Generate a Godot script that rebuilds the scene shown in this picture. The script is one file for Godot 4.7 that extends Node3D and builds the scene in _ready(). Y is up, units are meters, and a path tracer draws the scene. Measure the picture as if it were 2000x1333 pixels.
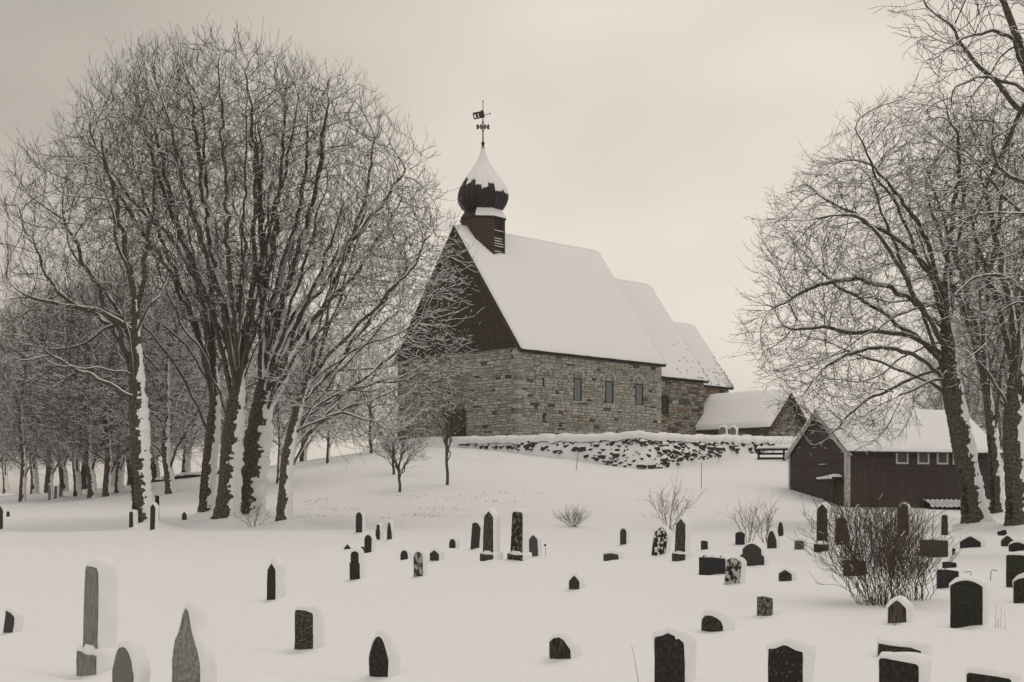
extends Node3D
# A stone church on a snowy hill, a barn, bare trees and a churchyard of gravestones under an overcast sky.
# x runs right, y up, -z away from the camera; metres. The camera stands 1.75 m above the churchyard snow at the origin.

const EYE := 1.75
const TAU_ := 6.2831853

# ------------------------------------------------------------------ geometry collector
class Geo:
	var v := PackedVector3Array()
	var n := PackedVector3Array()
	var c := PackedColorArray()
	var i := PackedInt32Array()

	func quad(a: int, b: int, d: int, e: int) -> void:
		i.append(a); i.append(b); i.append(d)
		i.append(a); i.append(d); i.append(e)

	func tri_facing(a: Vector3, b: Vector3, d: Vector3, want: Vector3) -> void:
		var k := v.size()
		v.append(a)
		if (b - a).cross(d - a).dot(want) > 0.0:  # anticlockwise seen from outside: turn it
			v.append(d); v.append(b)
		else:
			v.append(b); v.append(d)
		i.append(k); i.append(k + 1); i.append(k + 2)

	func quad_facing(a: Vector3, b: Vector3, d: Vector3, e: Vector3, want: Vector3) -> void:
		tri_facing(a, b, d, want)
		tri_facing(a, d, e, want)

	func box(lo: Vector3, hi: Vector3, t := Transform3D()) -> void:
		var p := []
		for k in 8:
			p.append(t * Vector3(hi.x if k & 1 else lo.x, hi.y if k & 2 else lo.y, hi.z if k & 4 else lo.z))
		var b := t.basis
		quad_facing(p[0], p[1], p[3], p[2], -b.z)
		quad_facing(p[4], p[5], p[7], p[6], b.z)
		quad_facing(p[0], p[2], p[6], p[4], -b.x)
		quad_facing(p[1], p[3], p[7], p[5], b.x)
		quad_facing(p[2], p[3], p[7], p[6], b.y)
		quad_facing(p[0], p[1], p[5], p[4], -b.y)

	# a smooth tube through points with radii; normals are given
	func tube(pts: PackedVector3Array, rad: PackedFloat32Array, sides: int, closed := true) -> void:
		var m := pts.size()
		if m < 2:
			return
		var dir := (pts[1] - pts[0]).normalized()
		var s := dir.cross(Vector3(0.31, 0.2, 0.93)).normalized()
		var base := v.size()
		for k in m:
			if k > 0 and k < m - 1:
				dir = (pts[k + 1] - pts[k - 1]).normalized()
			elif k == m - 1:
				dir = (pts[k] - pts[k - 1]).normalized()
			s = (s - dir * s.dot(dir)).normalized()
			var u := dir.cross(s)
			for j in sides:
				var a := TAU_ * j / sides
				var nn := s * cos(a) + u * sin(a)
				v.append(pts[k] + nn * rad[k])
				n.append(nn)
		for k in m - 1:
			var r0 := base + k * sides
			for j in sides:
				var j1 := (j + 1) % sides
				quad(r0 + j, r0 + sides + j, r0 + sides + j1, r0 + j1)
		if closed:
			v.append(pts[m - 1] + dir * rad[m - 1] * 0.6)
			n.append(dir)
			var r1 := base + (m - 1) * sides
			for j in sides:
				i.append(r1 + j); i.append(v.size() - 1); i.append(r1 + (j + 1) % sides)

	# the same with a rough skin, for trunks and the snow on them
	func rough_tube(pts: PackedVector3Array, rad: PackedFloat32Array, sides: int, noise: FastNoiseLite, amount: float, shift: float) -> void:
		var first := v.size()
		tube(pts, rad, sides, false)
		for k in pts.size():
			for j in sides:
				var e := first + k * sides + j
				var q := v[e] * 3.0 + Vector3(shift, 0, shift)
				v[e] += n[e] * rad[k] * amount * (noise.get_noise_3d(q.x * 2.2, q.y, q.z * 2.2) + 0.7 * noise.get_noise_3d(q.x * 6.0, q.y * 3.0, q.z * 6.0))

	func arrays() -> Array:
		var a := []
		a.resize(Mesh.ARRAY_MAX)
		a[Mesh.ARRAY_VERTEX] = v
		if n.size() == v.size() and n.size() > 0:
			a[Mesh.ARRAY_NORMAL] = n
		if c.size() == v.size() and c.size() > 0:
			a[Mesh.ARRAY_COLOR] = c
		a[Mesh.ARRAY_INDEX] = i
		return a

	func mesh(into: ArrayMesh = null) -> ArrayMesh:
		var m := into if into else ArrayMesh.new()
		if i.size():
			m.add_surface_from_arrays(Mesh.PRIMITIVE_TRIANGLES, arrays())
		return m

	func smooth_mesh(into: ArrayMesh = null) -> ArrayMesh:
		var st := SurfaceTool.new()
		st.create_from_arrays(arrays())
		st.generate_normals()
		st.index()
		return st.commit(into)

# ------------------------------------------------------------------ names, labels
var used := {}

func numbered(called: String, parent: Node) -> String:
	var key := str(parent.get_instance_id()) + called
	var k: int = used.get(key, 0)
	used[key] = k + 1
	return called if k == 0 else "%s_%03d" % [called, k]

func put(called: String, m: Mesh, mat: Material, parent: Node = self) -> MeshInstance3D:
	var o := MeshInstance3D.new()
	o.name = numbered(called, parent)
	o.mesh = m
	if mat:
		o.material_override = mat
	parent.add_child(o, true)
	return o

func thing(called: String, label: String, category: String, at := Vector3.ZERO, turn := 0.0, group := "") -> Node3D:
	var o := Node3D.new()
	o.name = numbered(called, self)
	add_child(o, true)
	o.position = at
	o.rotation.y = turn
	tag(o, label, category, group)
	return o

func tag(o: Node, label: String, category: String, group := "") -> void:
	o.set_meta("label", label)
	o.set_meta("category", category)
	if group:
		o.set_meta("group", group)

func structure(o: Node, label := "") -> Node:
	o.set_meta("kind", "structure")
	if label:
		o.set_meta("label", label)
	return o

func stuff(o: Node) -> Node:
	o.set_meta("kind", "stuff")
	return o

func holder(called: String, parent: Node, at := Vector3.ZERO, turn := 0.0) -> Node3D:
	var o := Node3D.new()
	o.name = numbered(called, parent)
	parent.add_child(o, true)
	o.position = at
	o.rotation.y = turn
	return o

# ------------------------------------------------------------------ materials
func lin(r: float, g: float, b: float) -> Color:
	return Color(r, g, b).linear_to_srgb()

func noise_tex(sd: int, freq: float, stops: Array, size := 256, octaves := 4, kind := FastNoiseLite.TYPE_SIMPLEX_SMOOTH) -> NoiseTexture2D:
	var f := FastNoiseLite.new()
	f.seed = sd
	f.noise_type = kind
	f.frequency = freq
	f.fractal_octaves = octaves
	var t := NoiseTexture2D.new()
	t.width = size
	t.height = size
	t.seamless = true
	t.noise = f
	var g := Gradient.new()
	g.offsets = PackedFloat32Array(stops.map(func(s): return s[0]))
	g.colors = PackedColorArray(stops.map(func(s): return s[1]))
	t.color_ramp = g
	return t

func height_tex(sd: int, freq: float, size := 256, octaves := 4) -> NoiseTexture2D:
	return noise_tex(sd, freq, [[0.0, Color.BLACK], [1.0, Color.WHITE]], size, octaves)

func plain(r: float, g: float, b: float, rough := 0.85) -> StandardMaterial3D:
	var m := StandardMaterial3D.new()
	m.albedo_color = lin(r, g, b)
	m.roughness = rough
	m.metallic_specular = 0.35
	return m

func textured(tex: Texture2D, scale: float, rough := 0.85, relief: Texture2D = null, depth := 0.0, world := false) -> StandardMaterial3D:
	var m := StandardMaterial3D.new()
	m.albedo_texture = tex
	m.roughness = rough
	m.metallic_specular = 0.35
	m.uv1_triplanar = true
	m.uv1_world_triplanar = world
	m.uv1_scale = Vector3.ONE * scale
	if relief:
		m.heightmap_enabled = true
		m.heightmap_texture = relief
		m.heightmap_scale = depth
	return m

var M := {}

func make_materials() -> void:
	var fine := height_tex(3, 0.02, 256, 5)
	var grainy := height_tex(5, 0.08, 256, 4)
	var snow := plain(0.87, 0.865, 0.872, 0.75)
	snow.metallic_specular = 0.25
	snow.uv1_triplanar = true
	snow.uv1_world_triplanar = true
	snow.uv1_scale = Vector3.ONE * 0.55
	snow.heightmap_enabled = true
	snow.heightmap_texture = fine
	snow.heightmap_scale = 2.6
	M.snow = snow
	M.snow_plain = plain(0.87, 0.865, 0.872, 0.8)
	var ns: NoiseTexture2D = noise_tex(21, 0.015, [[0.25, lin(0.75, 0.73, 0.7)], [0.7, Color.WHITE]], 256, 4)
	# church stones: a palette of real stone colours under one mottling
	M.stone_tex = noise_tex(22, 0.03, [[0.2, lin(0.55, 0.55, 0.53)], [0.5, lin(0.85, 0.85, 0.84)], [0.8, Color.WHITE]], 256, 5)
	M.palette = []
	for k in PAL.size():
		var p: Color = PAL[k]
		var m := textured(M.stone_tex, 0.9, 0.9, grainy, 1.2, true)
		m.albedo_color = p.linear_to_srgb()
		M.palette.append(m)
	var sv := textured(M.stone_tex, 0.9, 0.9, grainy, 1.2, true)
	sv.vertex_color_use_as_albedo = true
	M.stone_vertex = sv
	M.mortar = textured(ns, 0.5, 0.95, grainy, 1.5, true)
	M.mortar.albedo_color = lin(0.26, 0.25, 0.228)
	var wood := noise_tex(31, 0.02, [[0.2, lin(0.039, 0.029, 0.023)], [0.55, lin(0.066, 0.050, 0.039)], [0.85, lin(0.105, 0.081, 0.065)]], 256, 5)
	M.clad = []
	for k in 4:
		var m := textured(wood, 0.8, 0.8, grainy, 0.8)
		m.uv1_scale = Vector3(0.5, 4.0, 0.5)
		m.uv1_offset = Vector3(k * 0.27, k * 0.19, 0.1 * k)
		m.albedo_color = lin(0.82 + 0.1 * k, 0.82 + 0.09 * k, 0.82 + 0.08 * k).clamp()
		M.clad.append(m)
	var old := noise_tex(32, 0.02, [[0.2, lin(0.035, 0.026, 0.02)], [0.55, lin(0.075, 0.058, 0.043)], [0.85, lin(0.13, 0.105, 0.08)]], 256, 5)
	M.turret = textured(old, 1.0, 0.85, grainy, 0.8)
	M.turret.uv1_scale = Vector3(0.6, 5.0, 0.6)
	var bark_wood := noise_tex(33, 0.02, [[0.2, lin(0.06, 0.04, 0.028)], [0.8, lin(0.12, 0.085, 0.062)]], 128, 4)
	M.porch_wood = textured(bark_wood, 1.0, 0.8)
	M.barn = []
	var red := noise_tex(34, 0.02, [[0.2, lin(0.055, 0.041, 0.040)], [0.6, lin(0.078, 0.059, 0.057)], [0.9, lin(0.11, 0.086, 0.082)]], 256, 5)
	for k in 4:
		var m := textured(red, 0.7, 0.75, grainy, 0.6)
		m.uv1_scale = Vector3(0.4, 3.0, 0.4)
		m.uv1_offset = Vector3(k * 0.31, k * 0.17, 0.13 * k)
		m.albedo_color = lin(0.85 + 0.06 * k, 0.85 + 0.06 * k, 0.85 + 0.06 * k).clamp()
		M.barn.append(m)
	var pt := noise_tex(35, 0.03, [[0.3, lin(0.36, 0.345, 0.32)], [0.7, lin(0.54, 0.52, 0.49)]], 128, 5)
	M.trim = textured(pt, 1.5, 0.8)
	M.concrete = textured(noise_tex(36, 0.02, [[0.3, lin(0.055, 0.046, 0.043)], [0.7, lin(0.08, 0.068, 0.062)]], 128, 5), 0.8, 0.9)
	M.slate = textured(noise_tex(37, 0.03, [[0.3, lin(0.03, 0.03, 0.03)], [0.7, lin(0.075, 0.075, 0.072)]], 128, 4), 2.0, 0.6)
	M.copper = textured(noise_tex(38, 0.02, [[0.2, lin(0.016, 0.011, 0.012)], [0.6, lin(0.035, 0.026, 0.028)], [0.9, lin(0.06, 0.046, 0.05)]], 256, 5), 1.2, 0.38)
	M.copper.metallic = 0.25
	M.metal = plain(0.045, 0.036, 0.03, 0.5)
	M.iron = plain(0.03, 0.028, 0.026, 0.6)
	M.gold = plain(0.16, 0.15, 0.14, 0.5)
	M.glass = plain(0.16, 0.175, 0.178, 0.4)
	M.glass_dark = plain(0.07, 0.075, 0.08, 0.2)
	M.frame_dark = plain(0.03, 0.026, 0.022)
	M.door = textured(wood, 1.0, 0.8)
	M.dark_rock = textured(noise_tex(41, 0.04, [[0.2, lin(0.025, 0.023, 0.02)], [0.5, lin(0.05, 0.046, 0.038)], [0.8, lin(0.10, 0.095, 0.08)]], 256, 5), 1.6, 0.9, grainy, 2.0, true)
	M.bark = textured(noise_tex(42, 0.03, [[0.2, lin(0.048, 0.042, 0.035)], [0.55, lin(0.105, 0.092, 0.076)], [0.85, lin(0.20, 0.18, 0.15)]], 256, 5), 1.2, 0.95, grainy, 3.0, true)
	M.twig = plain(0.062, 0.048, 0.038, 0.9)
	M.twig_bush = plain(0.088, 0.068, 0.054, 0.9)
	M.twig_pale = plain(0.12, 0.088, 0.056, 0.9)
	M.twig_far = plain(0.062, 0.050, 0.042, 0.9)
	M.sapling = plain(0.10, 0.085, 0.072, 0.9)
	M.ivy = plain(0.022, 0.028, 0.018, 0.6)
	M.straw = plain(0.16, 0.12, 0.08, 0.9)
	M.shrub_far = plain(0.36, 0.345, 0.33, 0.95)
	# gravestones
	var g := {}
	g.black = [[0.3, lin(0.017, 0.017, 0.018)], [0.7, lin(0.026, 0.026, 0.027)]]
	g.navy = [[0.3, lin(0.018, 0.019, 0.023)], [0.7, lin(0.026, 0.027, 0.031)]]
	g.dark = [[0.2, lin(0.022, 0.020, 0.017)], [0.55, lin(0.034, 0.031, 0.026)], [0.85, lin(0.055, 0.050, 0.042)]]
	g.slate = [[0.2, lin(0.035, 0.034, 0.031)], [0.8, lin(0.058, 0.056, 0.051)]]
	g.smooth = [[0.2, lin(0.135, 0.132, 0.124)], [0.8, lin(0.165, 0.162, 0.153)]]
	g.smoothslate = [[0.2, lin(0.052, 0.054, 0.055)], [0.8, lin(0.068, 0.07, 0.07)]]
	g.fleck = [[0.0, lin(0.024, 0.022, 0.018)], [0.6, lin(0.04, 0.036, 0.028)], [0.7, lin(0.15, 0.14, 0.11)]]
	g.moss = [[0.2, lin(0.016, 0.017, 0.012)], [0.55, lin(0.04, 0.04, 0.026)], [0.85, lin(0.10, 0.09, 0.06)]]
	g.mossdark = [[0.2, lin(0.024, 0.022, 0.018)], [0.6, lin(0.034, 0.032, 0.025)], [0.88, lin(0.07, 0.066, 0.052)]]
	g.mossgreen = [[0.2, lin(0.026, 0.029, 0.020)], [0.6, lin(0.038, 0.041, 0.029)], [0.88, lin(0.075, 0.075, 0.055)]]
	g.spot = [[0.0, lin(0.022, 0.020, 0.018)], [0.80, lin(0.030, 0.028, 0.024)], [0.85, lin(0.11, 0.105, 0.09)]]
	g.spotmoss = [[0.0, lin(0.020, 0.020, 0.016)], [0.66, lin(0.030, 0.030, 0.024)], [0.82, lin(0.085, 0.08, 0.062)]]
	g.mossrock = [[0.2, lin(0.026, 0.023, 0.018)], [0.5, lin(0.058, 0.052, 0.042)], [0.8, lin(0.12, 0.11, 0.085)]]
	g.lichendark = [[0.3, lin(0.018, 0.016, 0.013)], [0.55, lin(0.05, 0.046, 0.038)], [0.75, lin(0.20, 0.19, 0.16)]]
	g.lichenwhite = [[0.38, lin(0.022, 0.020, 0.016)], [0.5, lin(0.10, 0.095, 0.08)], [0.58, lin(0.5, 0.48, 0.44)]]
	g.lichengrey = [[0.3, lin(0.04, 0.037, 0.03)], [0.55, lin(0.13, 0.12, 0.10)], [0.75, lin(0.24, 0.225, 0.19)]]
	g.white = [[0.36, lin(0.05, 0.045, 0.036)], [0.48, lin(0.13, 0.12, 0.10)], [0.58, lin(0.44, 0.42, 0.37)]]
	g.snowface = [[0.4, lin(0.022, 0.020, 0.018)], [0.5, lin(0.07, 0.066, 0.06)], [0.56, lin(0.72, 0.70, 0.68)]]
	g.pale = [[0.2, lin(0.17, 0.163, 0.148)], [0.5, lin(0.25, 0.24, 0.22)], [0.8, lin(0.33, 0.317, 0.295)]]
	g.palegrey = [[0.3, lin(0.15, 0.14, 0.13)], [0.7, lin(0.24, 0.23, 0.21)]]
	g.greywood = [[0.2, lin(0.175, 0.168, 0.158)], [0.5, lin(0.24, 0.232, 0.22)], [0.8, lin(0.30, 0.29, 0.278)]]
	g.brown = [[0.2, lin(0.038, 0.032, 0.026)], [0.8, lin(0.07, 0.060, 0.049)]]
	g.brownsmooth = [[0.2, lin(0.042, 0.036, 0.031)], [0.8, lin(0.060, 0.052, 0.045)]]
	g.brownstreak = [[0.2, lin(0.03, 0.025, 0.019)], [0.55, lin(0.075, 0.063, 0.05)], [0.85, lin(0.14, 0.12, 0.10)]]
	g.streak = [[0.25, lin(0.017, 0.015, 0.012)], [0.55, lin(0.045, 0.04, 0.032)], [0.8, lin(0.09, 0.08, 0.065)]]
	g.reddish = [[0.2, lin(0.042, 0.034, 0.029)], [0.8, lin(0.072, 0.058, 0.050)]]
	var sd := 100
	for k in g:
		sd += 7
		var blotch: bool = k in ["lichenwhite", "white", "snowface", "lichendark"]
		var speck: bool = k in ["spot", "spotmoss", "fleck"]
		var fr := 0.016 if blotch else (0.06 if speck else 0.035)
		var t: NoiseTexture2D = noise_tex(sd, fr, g[k], 256, 1 if k == "spot" else 5)
		var m: StandardMaterial3D = textured(t, 1.6, 0.5 if k in ["black", "navy", "smooth", "smoothslate", "brownsmooth"] else 0.85, grainy, 0.15 if k in ["black", "navy", "smooth", "smoothslate"] else 1.2)
		if k in ["streak", "brownstreak", "greywood"]:
			m.uv1_scale = Vector3(2.6, 0.55, 2.6)
		m.uv1_offset = Vector3(0.37, 0.21 + 0.01 * sd, 0.11)
		M["grave_" + k] = m

const PAL := [Color(0.50, 0.482, 0.44), Color(0.43, 0.415, 0.372), Color(0.56, 0.545, 0.505), Color(0.34, 0.325, 0.287), Color(0.35, 0.322, 0.265), Color(0.39, 0.345, 0.265), Color(0.095, 0.085, 0.072), Color(0.13, 0.117, 0.096), Color(0.25, 0.232, 0.2), Color(0.47, 0.458, 0.43), Color(0.29, 0.205, 0.15)]

# ------------------------------------------------------------------ ground height
const DROWS := [0, 13, 30, 45, 55, 65, 75, 85, 95, 110, 140, 200]
const XCOLS := [-90, -40, -24, -16, -8, 0, 8, 16, 24, 40, 90]
const TABLE := [
	[-1.78, -1.78, -1.78, -1.78, -1.78, -1.78, -1.78, -1.78, -1.78, -1.78, -1.78],
	[-1.75, -1.75, -1.75, -1.75, -1.75, -1.75, -1.75, -1.75, -1.75, -1.75, -1.75],
	[-1.33, -1.33, -1.33, -1.33, -1.33, -1.33, -1.33, -1.33, -1.33, -1.33, -1.33],
	[-0.94, -0.94, -0.94, -0.94, -0.94, -0.94, -0.94, -0.94, -0.94, -0.94, -0.94],
	[-0.7, -0.7, -0.7, -0.6, -0.3, -0.15, -0.4, -0.65, -0.68, -0.68, -0.68],
	[-0.5, -0.5, -0.4, 0, 0.85, 1.1, 0.55, -0.35, -0.45, -0.42, -0.4],
	[-0.5, -0.45, 0.2, 1.2, 2.1, 2.25, 1.95, 1.15, -0.1, -0.3, -0.4],
	[-0.5, -0.25, 1.1, 2.2, 3.3, 3.5, 3.4, 3.1, 1.4, 0, -0.4],
	[-0.5, 0, 1.4, 2.6, 4, 4.1, 4.1, 4, 2.8, 0.7, -0.4],
	[-0.4, 0.2, 1.4, 2.6, 4, 4.1, 4.1, 4.1, 3.4, 1.2, -0.4],
	[-0.1, 0.15, 0.6, 1, 1.5, 1.5, 1.5, 1.5, 1.2, 0.5, -0.4],
	[-0.45, -0.45, -0.45, -0.45, -0.45, -0.45, -0.45, -0.45, -0.45, -0.45, -0.45]]
var lat := PackedFloat32Array()
var swell := FastNoiseLite.new()
var path_pts := [Vector2(-1.90, 78.82), Vector2(0.56, 75.22), Vector2(2.67, 72.08), Vector2(4.63, 69.52), Vector2(6.75, 67.50), Vector2(9.02, 65.84), Vector2(11.03, 63.36), Vector2(12.44, 60.00)]

func table_at(x: float, d: float) -> float:
	x = clampf(x, -89.99, 89.99)
	d = clampf(d, 0.0, 199.9)
	var i := 0
	var j := 0
	while XCOLS[i + 1] <= x:
		i += 1
	while DROWS[j + 1] <= d:
		j += 1
	var u: float = (x - XCOLS[i]) / float(XCOLS[i + 1] - XCOLS[i])
	var w: float = (d - DROWS[j]) / float(DROWS[j + 1] - DROWS[j])
	return EYE + lerpf(lerpf(TABLE[j][i], TABLE[j][i + 1], u), lerpf(TABLE[j + 1][i], TABLE[j + 1][i + 1], u), w)

func make_lattice() -> void:
	lat.resize(91 * 101)
	for j in 101:
		for i in 91:
			lat[j * 91 + i] = table_at(-90.0 + 2.0 * i, 2.0 * j)
	swell.seed = 9
	swell.frequency = 0.09
	swell.fractal_octaves = 3

func ground_at(x: float, z: float) -> float:
	var gx := clampf((x + 90.0) / 2.0, 1.0, 88.9)
	var gd := clampf(-z / 2.0, 1.0, 98.9)
	var i := roundi(gx)
	var j := roundi(gd)
	var u := gx - i
	var w := gd - j
	var ua := 0.5 * (0.5 - u) * (0.5 - u)
	var ub := 0.75 - u * u
	var uc := 0.5 * (0.5 + u) * (0.5 + u)
	var k := (j - 1) * 91 + i
	var a := lat[k - 1] * ua + lat[k] * ub + lat[k + 1] * uc
	k += 91
	var b := lat[k - 1] * ua + lat[k] * ub + lat[k + 1] * uc
	k += 91
	var c := lat[k - 1] * ua + lat[k] * ub + lat[k + 1] * uc
	var y := a * 0.5 * (0.5 - w) * (0.5 - w) + b * (0.75 - w * w) + c * 0.5 * (0.5 + w) * (0.5 + w)
	return y + relief(x, -z)

func bump(x: float, at: float, wide: float) -> float:
	var q := (x - at) / wide
	return exp(-q * q)

func relief(x: float, d: float) -> float:
	var y := 0.065 * swell.get_noise_2d(x, d * 1.3) + 0.024 * swell.get_noise_2d(x * 5.0, d * 5.0)
	# the ploughed lane that crosses the left half: two low banks
	var left := clampf((2.0 - x) / 10.0, 0.0, 1.0)
	left = left * left * (3.0 - 2.0 * left)
	y += left * (0.13 * bump(d, 44.0 + 0.06 * x, 1.6) - 0.06 * bump(d, 41.0 + 0.05 * x, 1.5) + 0.06 * bump(d, 33.5 + 0.05 * x, 0.7) - 0.05 * bump(d, 35.0 + 0.05 * x, 0.8))
	# the bank that runs out from the stone wall towards the barn
	y += 0.55 * exp(-((x - 15.5) * (x - 15.5) + (d - 80.5) * (d - 80.5)) / 10.0)
	# the trodden path that climbs to the church
	if d > 58.0 and d < 84.0 and x > -6.0 and x < 16.0:
		var best := 99.0
		var side := 1.0
		var p := Vector2(x, d)
		for k in path_pts.size() - 1:
			var q := Geometry2D.get_closest_point_to_segment(p, path_pts[k], path_pts[k + 1])
			var e := q.distance_to(p)
			if e < best:
				best = e
				side = signf((path_pts[k + 1] - path_pts[k]).cross(p - path_pts[k]))
		if best < 3.0:
			y += -0.26 * exp(-best * best / 0.3) + (0.18 if side < 0.0 else 0.08) * bump(best, 1.1, 0.5)
	return y

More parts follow.
